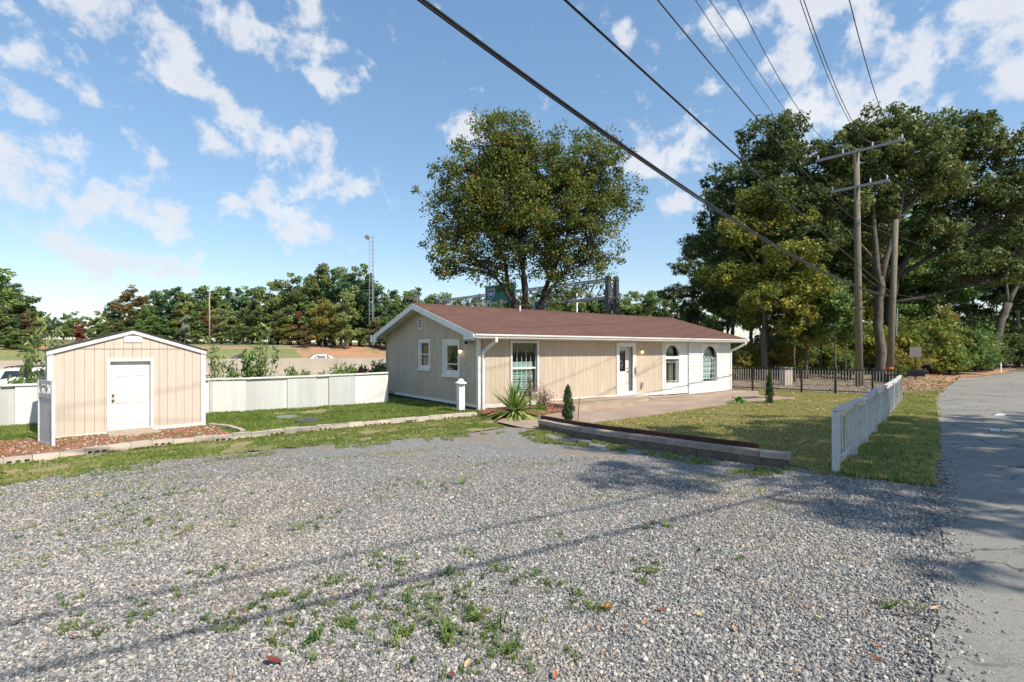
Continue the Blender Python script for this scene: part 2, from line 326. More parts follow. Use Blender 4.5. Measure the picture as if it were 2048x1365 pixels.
leaf_mat('leaf_pinkbush', [(0, (.12, .15, .05)), (.35, (.24, .24, .11)), (.6, (.50, .30, .24)), (1, (.68, .50, .42))], .35)

# ------------------------------------------------------------------ mesh building
class MB:
    def __init__(s): s.v = []; s.f = []
    def add(s, vs, fs):
        k = len(s.v); s.v += [tuple(map(float, v)) for v in vs]; s.f += [tuple(i+k for i in f) for f in fs]; return s
    def box(s, x0, x1, y0, y1, z0, z1):
        vs = [(x0,y0,z0),(x1,y0,z0),(x1,y1,z0),(x0,y1,z0),(x0,y0,z1),(x1,y0,z1),(x1,y1,z1),(x0,y1,z1)]
        return s.add(vs, [(0,3,2,1),(4,5,6,7),(0,1,5,4),(1,2,6,5),(2,3,7,6),(3,0,4,7)])
    def prism(s, poly, y0, y1, axis='y'):
        """extrude a polygon of (a, b): axis y -> (a, y, b); axis x -> (x, a, b); axis z -> (a, b, z)"""
        n = len(poly)
        def P(a, b, t): return (a, t, b) if axis == 'y' else (t, a, b) if axis == 'x' else (a, b, t)
        vs = [P(a, b, y0) for a, b in poly]+[P(a, b, y1) for a, b in poly]
        return s.add(vs, [tuple(range(n))[::-1], tuple(range(n, 2*n))]+[(i, (i+1) % n, n+(i+1) % n, n+i) for i in range(n)])
    def bar(s, a, b, wd, hd, up=(0, 0, 1)):
        a, b = Vector(a), Vector(b); d = (b-a).normalized(); up = Vector(up)
        if abs(d.dot(up)) > .98: up = Vector((1, 0, 0))
        x = d.cross(up).normalized()*wd/2; y = x.cross(d).normalized()*hd/2
        vs = [a-x-y, a+x-y, a+x+y, a-x+y, b-x-y, b+x-y, b+x+y, b-x+y]
        return s.add(vs, [(0,1,2,3),(7,6,5,4),(0,4,5,1),(1,5,6,2),(2,6,7,3),(3,7,4,0)])
    def tube(s, pts, r, n=8, cap=True):
        pts = [Vector(p) for p in pts]; rs = r if hasattr(r, '__len__') else [r]*len(pts)
        k = len(s.v); ref = None
        for i, p in enumerate(pts):
            d = (pts[min(i+1, len(pts)-1)]-pts[max(i-1, 0)]).normalized()
            if ref is None: ref = d.orthogonal().normalized()
            ref = (ref-d*ref.dot(d)).normalized(); q = d.cross(ref)
            for j in range(n):
                a = 2*math.pi*j/n; c = p+(ref*math.cos(a)+q*math.sin(a))*rs[i]; s.v.append(tuple(c))
        for i in range(len(pts)-1):
            for j in range(n):
                a, b2 = k+i*n+j, k+i*n+(j+1) % n
                s.f.append((a, b2, b2+n, a+n))
        if cap: s.f.append(tuple(range(k, k+n))[::-1]); s.f.append(tuple(range(k+(len(pts)-1)*n, k+len(pts)*n)))
        return s
    def lathe(s, prof, n=16, c=(0, 0)):
        k = len(s.v)
        for r, z in prof:
            for j in range(n):
                a = 2*math.pi*j/n; s.v.append((c[0]+r*math.cos(a), c[1]+r*math.sin(a), z))
        for i in range(len(prof)-1):
            for j in range(n):
                a, b2 = k+i*n+j, k+i*n+(j+1) % n; s.f.append((a, b2, b2+n, a+n))
        s.f.append(tuple(range(k, k+n))[::-1]); s.f.append(tuple(range(k+(len(prof)-1)*n, k+len(prof)*n)))
        return s
    def mesh(s, name, mat, smooth=False):
        me = bpy.data.meshes.new(name); me.from_pydata(s.v, [], s.f); me.materials.append(MATS[mat])
        if smooth: me.polygons.foreach_set('use_smooth', [True]*len(me.polygons))
        me.update(); return me
def link(name, data, parent=None, loc=None, rz=None):
    o = bpy.data.objects.new(name, data); col.objects.link(o)
    if parent: o.parent = parent
    if loc is not None: o.location = loc
    if rz is not None: o.rotation_euler = (0, 0, rz)
    return o
def tag(o, label, cat, group=None, kind=None):
    o['label'] = label; o['category'] = cat
    if group: o['group'] = group
    if kind: o['kind'] = kind
    return o
def thing(name, label, cat, loc=(0, 0, 0), rz=0, group=None):
    return tag(link(name, None, None, loc, rz), label, cat, group)
def part(name, mb, mat, parent, smooth=False, label=None):
    o = link(name, mb.mesh(name, mat, smooth), parent)
    if label: o['label'] = label
    return o
def copy_tree(o, parent=None):
    c = o.copy(); col.objects.link(c); c.parent = parent
    for ch in o.children: copy_tree(ch, c)
    return c
def fastmesh(name, V, Fq, mats, tone=None, smooth=False):
    """numpy verts and equal-size faces"""
    me = bpy.data.meshes.new(name); V = np.asarray(V, np.float32); Fq = np.asarray(Fq, np.int32); n, k = Fq.shape
    me.vertices.add(len(V)); me.vertices.foreach_set('co', V.ravel())
    me.loops.add(n*k); me.loops.foreach_set('vertex_index', Fq.ravel())
    me.polygons.add(n); me.polygons.foreach_set('loop_start', np.arange(0, n*k, k, dtype=np.int32))
    me.polygons.foreach_set('loop_total', np.full(n, k, np.int32))
    if tone is not None:
        a = me.attributes.new('tone', 'FLOAT', 'FACE'); a.data.foreach_set('value', np.asarray(tone, np.float32))
    for q in (mats if isinstance(mats, (list, tuple)) else [mats]): me.materials.append(MATS[q])
    me.update(calc_edges=True); me.validate(); return me
def sheet(name, poly, step, zoff, mat, kind='structure', label=None, cat=None, bounds=None, jag=0):
    bm = bmesh.new()
    if jag:
        q = []
        for i in range(len(poly)):
            a, b2 = np.array(poly[i]), np.array(poly[(i+1) % len(poly)]); L = np.linalg.norm(b2-a); n = max(1, int(min(L, 40)/.22))
            nrm = np.array([-(b2-a)[1], (b2-a)[0]])/max(L, 1e-6)
            for j in range(n):
                q.append(a+(b2-a)*j/n+nrm*(rng.normal(0, jag) if j else 0))
        poly = q
    bm.faces.new([bm.verts.new((float(x), float(y), 0)) for x, y in poly])
    P = np.array(poly, float); lo, hi = P.min(0), P.max(0)
    for ax, nv in ((0, (1, 0, 0)), (1, (0, 1, 0))):
        t = lo[ax]+step
        while t < hi[ax]:
            bmesh.ops.bisect_plane(bm, geom=bm.verts[:]+bm.edges[:]+bm.faces[:], plane_co=(t, t, 0), plane_no=nv); t += step
    for v in bm.verts: v.co.z = hf(v.co.x, v.co.y)+zoff
    bmesh.ops.recalc_face_normals(bm, faces=bm.faces[:])
    me = bpy.data.meshes.new(name); bm.to_mesh(me); bm.free(); me.materials.append(MATS[mat])
    if me.polygons and me.polygons[0].normal.z < 0: me.flip_normals()
    o = link(name, me); o['kind'] = kind
    if label: o['label'] = label
    if cat: o['category'] = cat
    return o
def in_poly(P, x, y):
    c = np.zeros(len(x), bool); n = len(P); j = n-1
    for i in range(n):
        xi, yi = P[i]; xj, yj = P[j]
        with np.errstate(divide='ignore', invalid='ignore'):
            c ^= ((yi > y) != (yj > y)) & (x < (xj-xi)*(y-yi)/(yj-yi+1e-12)+xi)
        j = i
    return c
def scatter_pts(poly, dens, fall=None, jitter=.0):
    P = np.array(poly, float); lo, hi = P.min(0), P.max(0); n = int(np.prod(hi-lo)*dens)
    x = rng.uniform(lo[0], hi[0], n); y = rng.uniform(lo[1], hi[1], n); k = in_poly(P, x, y); x, y = x[k], y[k]
    if fall is not None:
        k = rng.random(len(x)) < fall(x, y); x, y = x[k], y[k]
    return x, y

# geometry-node scatter: one object, instances of a few prototype meshes
def scatter(name, x, y, z, protos, scl, label, cat, tilt=.2, flat=None, rx=None):
    n = len(x); me = bpy.data.meshes.new(name)
    me.vertices.add(n); me.vertices.foreach_set('co', np.stack([x, y, z], 1).astype(np.float32).ravel())
    rot = np.stack([rng.normal(0, tilt, n), rng.normal(0, tilt, n), rng.uniform(0, 6.283, n)], 1)
    s3 = np.repeat(np.asarray(scl)[:, None], 3, 1)
    if flat is not None: s3[:, 2] *= flat
    for nm, arr in (('rot', rot), ('scl', s3)):
        a = me.attributes.new(nm, 'FLOAT_VECTOR', 'POINT'); a.data.foreach_set('vector', arr.astype(np.float32).ravel())
    a = me.attributes.new('idx', 'INT', 'POINT'); a.data.foreach_set('value', rng.integers(0, len(protos), n).astype(np.int32))
    o = link(name, me); tag(o, label, cat, kind='stuff')
    pc = bpy.data.collections.new(name+'_pieces')
    for i, pmesh in enumerate(protos): pc.objects.link(bpy.data.objects.new('%s_piece_%d' % (name, i), pmesh))
    g = bpy.data.node_groups.new(name, 'GeometryNodeTree')
    g.interface.new_socket('Geometry', in_out='INPUT', socket_type='NodeSocketGeometry'); g.interface.new_socket('Geometry', in_out='OUTPUT', socket_type='NodeSocketGeometry')
    b = NB(g); gi = b.n('NodeGroupInput'); go = b.n('NodeGroupOutput'); mp = b.n('GeometryNodeMeshToPoints'); ip = b.n('GeometryNodeInstanceOnPoints')
    ci = b.n('GeometryNodeCollectionInfo'); ci.inputs['Collection'].default_value = pc; ci.inputs['Separate Children'].default_value = True; ci.inputs['Reset Children'].default_value = True
    def na(nm, t): q = b.n('GeometryNodeInputNamedAttribute', data_type=t); q.inputs[0].default_value = nm; return q.outputs[0]
    er = b.n('FunctionNodeEulerToRotation'); b.l(na('rot', 'FLOAT_VECTOR'), er.inputs[0])
    b.l(gi.outputs[0], ip.inputs['Points']); b.l(ci.outputs[0], ip.inputs['Instance']); ip.inputs['Pick Instance'].default_value = True
    b.l(na('idx', 'INT'), ip.inputs['Instance Index']); b.l(er.outputs[0], ip.inputs['Rotation']); b.l(na('scl', 'FLOAT_VECTOR'), ip.inputs['Scale'])
    b.l(ip.outputs[0], go.inputs[0])
    md = o.modifiers.new('scatter', 'NODES'); md.node_group = g
    return o
def stone_proto(i, mat='stone', flat=.6):
    bm = bmesh.new(); bmesh.ops.create_icosphere(bm, subdivisions=1, radius=.5); r = random.Random(i*17+3)
    sx, sy = r.uniform(.75, 1.2), r.uniform(.65, 1.0)
    for v in bm.verts:
        k = r.uniform(.72, 1.15); v.co = Vector((v.co.x*sx*k, v.co.y*sy*k, v.co.z*flat*k))
    me = bpy.data.meshes.new('stone_piece'); bm.to_mesh(me); bm.free(); me.materials.append(MATS[mat]); return me
def tuft_proto(i, mat='grass', blades=11, hgt=1.0, spread=.6, wid=.07):
    r = random.Random(i*31+5); V = []; Fs = []
    for _ in range(blades):
        a = r.uniform(0, 6.283); bx, by = r.gauss(0, .16), r.gauss(0, .16); h = hgt*r.uniform(.45, 1.0); l = spread*r.uniform(.2, 1.0)
        w_ = wid*r.uniform(.6, 1.2); dx_, dy_ = math.cos(a), math.sin(a); k = len(V)
        V += [(bx-dy_*w_, by+dx_*w_, -.05), (bx+dy_*w_, by-dx_*w_, -.05),
              (bx+dx_*l*.35-dy_*w_*.8, by+dy_*l*.35+dx_*w_*.8, h*.6), (bx+dx_*l*.35+dy_*w_*.8, by+dy_*l*.35-dx_*w_*.8, h*.6),
              (bx+dx_*l, by+dy_*l, h*.9)]
        Fs += [(k, k+1, k+3, k+2), (k+2, k+3, k+4)]
    me = bpy.data.meshes.new('tuft_piece'); me.from_pydata(V, [], Fs); me.materials.append(MATS[mat]); me.update(); return me

# ------------------------------------------------------------------ ground, road, lot, lawns
ax = np.concatenate([np.linspace(-400, -60, 12), np.linspace(-52, -26, 10), np.linspace(-24, 34, 59), np.linspace(38, 70, 9), np.linspace(85, 400, 10)])
ay = np.concatenate([np.linspace(-120, -8, 8), np.linspace(-6, 40, 47), np.linspace(42, 100, 40), np.linspace(108, 600, 14)])
GX, GY = np.meshgrid(ax, ay); GZ = hz(GX, GY)
GZ = GZ - .035*(S(-26, -22, GX)*(1-S(34, 38, GX))*S(-8, -5, GY)*(1-S(34, 38, GY)))
V = np.stack([GX, GY, GZ], -1).reshape(-1, 3); nx = len(ax)
ii, jj = np.meshgrid(np.arange(nx-1), np.arange(len(ay)-1)); k = (jj*nx+ii).ravel()
o = link('ground', fastmesh('ground', V, np.stack([k, k+1, k+1+nx, k+nx], 1), 'field')); o['kind'] = 'structure'

E0 = [(-6.5, -8.2), (-.1, 0.0), (2.74, 3.37), (4.28, 5.23), (6.89, 8.37), (11.4, 13.9), (17.0, 20.9), (23.1, 27.9), (31.8, 36.7), (42.5, 44.5), (60, 53), (90, 62)]
def resample(P, step):
    P = np.array(P, float); d = np.r_[0, np.cumsum(np.linalg.norm(np.diff(P, axis=0), axis=1))]; t = np.arange(0, d[-1], step)
    return np.stack([np.interp(t, d, P[:, 0]), np.interp(t, d, P[:, 1])], 1)
RL = resample(E0, .35); tn = np.gradient(RL, axis=0); tn /= np.linalg.norm(tn, axis=1)[:, None]; nr = np.stack([tn[:, 1], -tn[:, 0]], 1)
for _ in range(6): nr[1:-1] = (nr[:-2]+nr[1:-1]*2+nr[2:])/4
nr /= np.linalg.norm(nr, axis=1)[:, None]
edge = np.cumsum(rng.normal(0, .05, len(RL))); edge = edge-np.convolve(edge, np.ones(15)/15, 'same'); edge = edge*.6+rng.normal(0, .02, len(RL))
cols_ = [RL+nr*edge[:, None]]+[RL+nr*t for t in (1, 2, 3, 4, 5.2, 6.2)]
V = np.stack(cols_, 1); Z = hz(V[..., 0], V[..., 1])+.03+np.array([-.012, .01, .02, .03, .02, .01, -.01])[None]
V = np.concatenate([V, Z[..., None]], 2).reshape(-1, 3); n = len(RL); ii, jj = np.meshgrid(np.arange(6), np.arange(n-1)); k = (jj*7+ii).ravel()
road = link('road', fastmesh('road', V, np.stack([k, k+1, k+8, k+7], 1), 'asphalt')); road['kind'] = 'structure'
for (pxs) in ([(1996, 831), (2013, 832), (2009, 835), (1988, 835)], [(1979, 861), (1998, 862), (2000, 868), (1982, 867)], [(2003, 865), (2028, 867), (2026, 868.5), (2004, 867)]):
    pl = [G(*q) for q in pxs]; mb = MB(); mb.add([(x, y, hf(x, y)+.053) for x, y in pl], [(3, 2, 1, 0)])
    part('survey_mark', mb, 'sign_white', road)

# block wall line along the lot, blocks later
WALL = [G(1077, 859), G(1140, 873), G(1206, 885), G(1314, 901), G(1419, 917), G(1503, 930), G(1606, 942)]
CURB = [G(-260, 968), G(0, 932), G(155, 914), G(310, 894), G(478, 880), G(595, 866), G(740, 853), G(968, 833)]
def houseW(t, y): return (-1.152+.8055*t-.5926*y, 18.0+.5926*t+.8055*y)
edge_lot = [G(1012, 856), G(900, 872), G(760, 884), G(560, 898), G(400, 915), G(250, 932), G(100, 955), G(0, 975), G(-260, 1010)]
verge0 = (6.35, 7.75)
lot = [(-30, 4), (-30, -8), (-6.1, -8.5), (.3, -.3), (3.14, 3.07), (4.68, 4.93), (6.75, 7.4), verge0, (5.25, 8.3), (5.15, 8.8), (4.9, 9.0)]+WALL[::-1][1:]+edge_lot+[(-16, 7.0)]
lot_o = sheet('gravel_lot', lot, .8, .004, 'gravel', jag=.05)
walk_local = [(-1.05, -2.6), (-1.2, -4.0), (-1.05, -4.65), (-.6, -4.85), (.84, -4.54), (3.66, -4.38), (6.68, -4.15), (9.82, -3.84), (11.4, -4.1), (12.9, -4.5), (13.7, -4.2), (13.6, -2.6), (15.9, -1.3), (16.1, .3), (11.8, .2), (0.2, .1), (1.9, -1.95), (-.5, -2.15)]
walk = [houseW(t, y) for t, y in walk_local]
lawnL = CURB[2:]+[houseW(0, -.2), houseW(0, 8), (-5.2, 22.2), (-11, 19.2), (-15.6, 16), (-22, 12), (-18, 8.2)]
lawnR = [(4.85, 8.45), (5.35, 8.15), (15.6, 20.9), (16.9, 22.5), houseW(17.5, 2)]+walk[13:14]+walk[12:13]+[walk[11], walk[10], walk[9], walk[8], walk[7], walk[6], walk[5], walk[4]]+[(.95, 13.6)]+[(a+.12, b2+.2) for a, b2 in WALL]
verge = [verge0, (6.75, 7.45), (7.2, 8.1), (11.75, 13.5), (17.3, 20.6), (20.5, 25.0), (18, 24.5), (15.6, 20.9), (5.35, 8.45), (5.25, 8.3)]
strip = edge_lot[:8]+CURB[1:][:0]+[(a, b2) for a, b2 in CURB[1:]]
sheet('lawn', lawnL, .8, .010, 'lawn_soil', jag=.03)
lawn_front = sheet('lawn', lawnR, .8, .012, 'lawn_soil', jag=.02)
sheet('verge', verge, .8, .008, 'lawn_soil', jag=.06)
sheet('grass_strip', strip, .8, .008, 'lawn_soil', jag=.05)
walk_o = sheet('walkway', walk, .8, .020, 'paving')
bed = [houseW(t, y) for t, y in [(-.6, -1.9), (.4, -2.4), (1.95, -1.98), (2.56, -1.7), (2.56, -.02), (.1, -.02), (-.4, -.6)]]
sheet('flower_bed', bed, .5, .04, 'mulch', jag=.03)
sheet('wood_floor', [(11.8, 27.2), (16.9, 22.5), (20.5, 25.0), (30, 36.0), (44, 46.5), (60, 57), (60, 75), (12, 75), (8, 36)], 1.5, .02, 'leaf_litter', jag=.1)
sheet('dirt_shoulder', [(17.6, 22.3), (20.4, 24.9), (23.0, 27.9), (31.7, 36.8), (42.5, 44.6), (45, 48), (33, 40.5), (24, 31.5), (19.5, 25.5)], 1.0, .03, 'clay', jag=.12)

# rock bed round the shed
SHL, SHD, SHN = np.array([-11.46, 12.92]), np.array([.732, .681]), np.array([.681, -.732])   # front left corner, along the front, outward
def shedW(t, p): q = SHL+SHD*t+SHN*p; return (float(q[0]), float(q[1]))
rbed = CURB[1:4]+[CURB[4]]+[shedW(3.6, .05), shedW(3.4, -.3), shedW(0, -.3), shedW(-.6, -.2), (-14, 10.9)]
sheet('rock_bed', rbed, .6, .03, 'lava_rock')

# ------------------------------------------------------------------ house
TH = math.atan2(.5926, .8055)
house = thing('bungalow', 'low beige board-sided bungalow with brown shingle roof and two arched windows', 'house', (-1.152, 18.0, 0), TH)
HL, HD, ZT = 15.35, 8.0, 2.47
EZ, RZ, OH, GH, RY = 2.56, 3.86, .57, .545, 4.02          # eave top, ridge, overhangs, ridge position
SL = (RZ-EZ)/(RY+OH)
def roofz(y): return RZ-SL*abs(y-RY)
def rects(x0, x1, z0, z1, ops):
    xs = sorted({x0, x1, *[min(max(v, x0), x1) for o_ in ops for v in o_[:2]]}); out = []
    for a, b2 in zip(xs, xs[1:]):
        if b2-a < 1e-4: continue
        mid = (a+b2)/2; cuts = sorted([(o_[2], o_[3]) for o_ in ops if o_[0] < mid < o_[1]]); z = z0
        for c0, c1 in cuts:
            if c0-z > 1e-3: out.append((a, b2, z, min(c0, z1)))
            z = max(z, c1)
        if z1-z > 1e-3: out.append((a, b2, z, z1))
    return out
W1 = (1.42, 2.58, .42, 2.28); DR = (6.98, 8.02, .06, 2.22); A1 = (10.08, 11.24, .36, 2.27); A2 = (12.86, 14.28, .36, 2.27)
WA = (3.62, 4.44, 1.26, 2.33); WBb = (1.32, 2.38, 1.08, 2.30)
FO = [W1, DR, A1, A2]
wf = MB()
for a, b2, c0, c1 in rects(0, HL, .0, ZT+.1, FO): wf.box(a, b2, .03, .16, c0, c1)
wall_f = part('front_wall', wf, 'groove', house)
bw = .2032; x = .09
def board(parent, x0, x1, z0, z1, y=(.0, .03), mat='beige_board'):
    return part('board', MB().box(x0+.0025, x1-.0025, y[0], y[1], z0, z1), mat, parent)
while x < 9.93:
    for a, b2, c0, c1 in rects(x, min(x+bw, 9.93), .10, ZT+.06, FO): board(wall_f, a, b2, c0, c1)
    x += bw
# white lap siding
z = .06; cz = .115
while z < ZT+.05:
    for sec, (s0, s1, yo) in enumerate(((9.95, 11.84, 0), (11.86, HL+.02, -.06))):
        for a, b2, c0, c1 in rects(s0, s1, z, z+cz-.007, [A1, A2]):
            part('lap_board', MB().add([(a, yo-.03, c0), (b2, yo-.03, c0), (b2, yo-.006, c1), (a, yo-.006, c1), (a, .03, c0), (b2, .03, c0), (b2, .03, c1), (a, .03, c1)],
                 [(0,1,2,3),(4,7,6,5),(0,4,5,1),(3,2,6,7),(0,3,7,4),(1,5,6,2)]), 'white_vinyl', wall_f)
    z += cz
z = -.28
while z < .05:
    part('lap_board', MB().box(11.86, HL+.02, -.08, .03, z, min(z+cz-.004, .054)), 'white_vinyl', wall_f); z += cz
part('corner_trim', MB().box(HL-.06, HL+.045, -.095, .05, -.28, ZT), 'white_vinyl', house)
part('corner_trim', MB().box(-.03, .09, -.03, .09, -.16, ZT), 'white_paint', house)
part('siding_edge', MB().box(9.925, 9.955, -.03, .03, .0, ZT), 'white_vinyl', house)
part('base_trim', MB().box(.09, 9.93, -.028, .03, -.03, .10), 'white_paint', house)
part('base_trim', MB().box(9.95, 11.85, -.035, .03, -.05, .055), 'white_paint', house)
part('foundation', MB().box(.02, HL-.02, .005, .2, -.5, .0), 'foundation', house)
part('crawl_vent', MB().box(10.5, 10.95, -.02, .1, -.22, -.08), 'dark_base', house)
# gable wall facing the drive
wg = MB()
gp = lambda y: roofz(y)-.10
for a, b2, c0, c1 in rects(0, HD, 0, ZT, [WA, WBb]): wg.box(.03, .16, a, b2, c0, c1)
wg.prism([(0, ZT), (HD, ZT), (HD, gp(HD)), (RY, gp(RY)), (0, gp(0))], .03, .16, 'x')
wall_g = part('gable_wall', wg, 'groove', house)
y = .09
while y < HD-.02:
    y1 = min(y+bw, HD)
    for a, b2, c0, c1 in rects(y, y1, .10, 9, [WA, WBb]):
        if c1 > 8:
            pts = [(a+.004, c0), (b2-.004, c0), (b2-.004, gp(b2))]+([(RY, gp(RY))] if a < RY < b2 else [])+[(a+.004, gp(a))]
            part('board', MB().prism(pts, .0, .03, 'x'), 'beige_board', wall_g)
        else: part('board', MB().box(0, .03, a+.004, b2-.004, c0, c1), 'beige_board', wall_g)
    y += bw
part('base_trim', MB().box(-.03, .03, .09, 6.95, -.0, .10), 'white_paint', house)
part('skirting', MB().box(-.004, .03, .05, HD, -.6, .0), 'dark_base', house)
part('rear_wall', MB().box(0, HL, HD-.16, HD, -.5, ZT+.1), 'beige_board', house)
we = MB().prism([(.16, -.5), (HD-.16, -.5), (HD-.16, gp(HD-.16)), (RY, gp(RY)), (.16, gp(.16))], HL-.16, HL, 'x')
part('end_wall', we, 'white_vinyl', house)
part('inner_floor', MB().box(.2, HL-.2, .2, HD-.2, -.1, -.02), 'interior', house)
part('inner_wall', MB().box(.2, HL-.2, 2.2, 2.3, -.02, ZT), 'interior', house)
# roof
X0, X1 = -GH, 16.15
for s in (0, 1):
    ye = -OH if s == 0 else HD+OH-.06
    ze = roofz(ye)
    roof = MB().add([(X0, ye, ze), (X1, ye, ze), (X1, RY, RZ), (X0, RY, RZ), (X0, ye, ze-.05), (X1, ye, ze-.05), (X1, RY, RZ-.05), (X0, RY, RZ-.05)],
           [(0,1,2,3),(7,6,5,4),(0,4,5,1),(1,5,6,2),(3,2,6,7),(0,3,7,4)] if s == 0 else [(3,2,1,0),(4,5,6,7),(1,5,4,0),(2,6,5,1),(7,6,2,3),(4,7,3,0)])
    ro = part('roof', roof, 'shingle', house)
    so_ = MB().add([(X0+.03, ye+.05, ze-.052), (X1-.03, ye+.05, ze-.052), (X1-.03, RY, RZ-.064), (X0+.03, RY, RZ-.064), (X0+.03, ye+.05, ze-.075), (X1-.03, ye+.05, ze-.075), (X1-.03, RY, RZ-.09), (X0+.03, RY, RZ-.09)],
           [(0,1,2,3),(7,6,5,4),(0,4,5,1),(1,5,6,2),(3,2,6,7),(0,3,7,4)])
    part('soffit', so_, 'white_paint', house)
    for xe in (X0, X1):                       # rake boards
        sx = -1 if xe < 0 else 1
        part('rake_board', MB().prism([(ye, ze-.02), (RY, RZ-.02), (RY, RZ-.24), (ye, ze-.24)], xe+sx*.0-.002*sx, xe+sx*.028, 'x'), 'white_paint', house)
part('ridge_cap', MB().prism([(RY-.14, RZ-.03), (RY, RZ+.022), (RY+.14, RZ-.03), (RY, RZ+.002)], X0, X1, 'x'), 'shingle', house)
ze = EZ
part('eave_fascia', MB().box(X0+.03, X1-.03, -OH+.0, -OH+.028, ze-.20, ze-.055), 'white_paint', house)
part('eave_soffit', MB().box(X0+.03, X1-.03, -OH+.03, -.002, ze-.205, ze-.185), 'white_paint', house)
# boxed eave end on the gable (pork chop return)
part('eave_return', MB().prism([(-OH+.002, ze-.21), (-OH+.002, ze-.05), (.05, roofz(.05)-.16), (.05, ze-.21)], X0-.029, X0-.004, 'x'), 'white_paint', house)
part('eave_return', MB().prism([(HD+OH-.1, ze-.21), (HD+OH-.1, ze-.05), (HD-.25, roofz(HD-.25)-.16), (HD-.25, ze-.21)], X0-.029, X0-.004, 'x'), 'white_paint', house)
gy = -OH
gut = MB().prism([(gy-.002, ze-.165), (gy-.07, ze-.165), (gy-.085, ze-.12), (gy-.125, ze-.085), (gy-.125, ze-.04), (gy-.115, ze-.035), (gy-.105, ze-.06), (gy-.01, ze-.145), (gy-.002, ze-.06)], X0-.02, X1+.03, 'x')
part('gutter', gut, 'white_vinyl', house)
def downspout(xg, xw, zb):
    m_ = MB(); y0 = gy-.06
    m_.bar((xg, y0, ze-.15), (xg, y0, ze-.30), .10, .075, (0, 1, 0)); m_.bar((xg, y0+.01, ze-.27), (xw, -.085, ze-.62), .10, .075, (0, 1, 0))
    m_.bar((xw, -.085, ze-.58), (xw, -.085, zb), .10, .075, (0, 1, 0)); m_.bar((xw, -.085, zb+.05), (xw+.02, -.28, zb-.05), .10, .07)
    return part('downspout', m_, 'white_vinyl', house)
downspout(.30, .14, -.14); downspout(15.85, 15.42, -.12)
# windows and doors ---------------------------------------------------
def frame_mb(x0, x1, z0, z1, wd, y0, y1, sill=0):
    m_ = MB(); m_.box(x0, x0+wd, y0, y1, z0, z1); m_.box(x1-wd, x1, y0, y1, z0, z1); m_.box(x0+wd, x1-wd, y0, y1, z1-wd, z1); m_.box(x0+wd, x1-wd, y0, y1, z0, z0+max(wd, sill)); return m_
def swap(m_): m_.v = [(v[1], v[0], v[2]) for v in m_.v]; m_.f = [f[::-1] for f in m_.f]; return m_
# front window
win = part('window', frame_mb(W1[0]-.075, W1[1]+.075, W1[2]-.09, W1[3]+.05, .075, -.045, .0), 'white_paint', house)
part('sash', frame_mb(W1[0], W1[1], W1[2], W1[3], .05, .02, .10), 'grey_plastic', win)
part('meeting_rail', MB().box(W1[0]+.05, W1[1]-.05, .015, .09, 1.30, 1.36), 'white_paint', win)
part('pane', MB().box(W1[0]+.05, W1[1]-.05, .06, .066, W1[2]+.05, W1[3]-.05), 'glass', win)
for i in range(13):
    zz = W1[2]+.06+i*.062
    part('blind_slat', MB().add([(W1[0]+.08, .12, zz), (W1[1]-.1, .12, zz), (W1[1]-.1, .145, zz+.045), (W1[0]+.08, .145, zz+.045)], [(0,1,2,3)]), 'blind', win)
part('blind', MB().box(W1[0]+.06, W1[1]-.06, .17, .175, W1[2], 1.56), 'blind', win)
for i in range(1, 5):
    part('window_bar', MB().box(W1[0]+.05+i*.21-.006, W1[0]+.05+i*.21+.006, .03, .045, W1[2]+.05, W1[3]-.3 if i % 2 else W1[3]-.5), 'white_paint', win)
for zz in (.62, .92, 1.2): part('window_bar', MB().box(W1[0]+.05, W1[1]-.05, .028, .043, zz, zz+.014), 'dark_plastic', win)
# entrance: trim, storm door frame, inner door deep in the jamb
door = part('door', frame_mb(DR[0]-.09, DR[1]+.09, DR[2]-.02, DR[3]+.09, .09, -.04, -.0), 'white_paint', house)
part('storm_door', frame_mb(DR[0], DR[1], DR[2], DR[3], .09, -.03, .02, .16), 'white_paint', door)
jm = MB(); jm.box(DR[0]-.02, DR[0], .0, .22, DR[2], DR[3]); jm.box(DR[1], DR[1]+.02, .0, .22, DR[2], DR[3]); jm.box(DR[0], DR[1], .0, .22, DR[3], DR[3]+.02); jm.box(DR[0], DR[1], .0, .22, DR[2]-.03, DR[2])
part('jamb', jm, 'white_paint', door)
GL = (7.2, 7.68, 1.06, 1.98)
dl = MB()
for a, b2, c0, c1 in rects(DR[0], DR[1], DR[2], DR[3], [GL]): dl.box(a, b2, .19, .23, c0, c1)
leaf_ = part('door_leaf', dl, 'white_paint', door)
part('door_glass', MB().box(*GL[:2], .205, .212, *GL[2:]), 'glass_dark', leaf_)
part('glass_moulding', frame_mb(GL[0]-.02, GL[1]+.02, GL[2]-.02, GL[3]+.02, .03, .175, .19), 'white_paint', leaf_)
for (zz, rr) in ((1.66, .07), (1.42, .085), (1.26, .05)):
    cx_ = (GL[0]+GL[1])/2
    part('leaded_ring', MB().tube([(cx_+rr*math.cos(a), .20, zz+rr*1.2*math.sin(a)) for a in np.linspace(0, 6.283, 17)], .007, 5), 'galv', leaf_)
for k_ in range(2):
    part('door_panel', frame_mb(7.12+k_*.38, 7.42+k_*.38, .22, .86, .025, .182, .19), 'white_paint', leaf_)
part('knob', MB().lathe([(.02, 0), (.03, .02), (.035, .04), (.02, .055)], 10), 'dark_plastic', leaf_).matrix_local = Matrix.Translation((7.80, .185, 1.05)) @ Matrix.Rotation(R(90), 4, 'X')
part('deadbolt', MB().lathe([(.03, 0), (.03, .015), (.015, .02)], 10), 'dark_plastic', leaf_).matrix_local = Matrix.Translation((7.80, .185, 1.19)) @ Matrix.Rotation(R(90), 4, 'X')
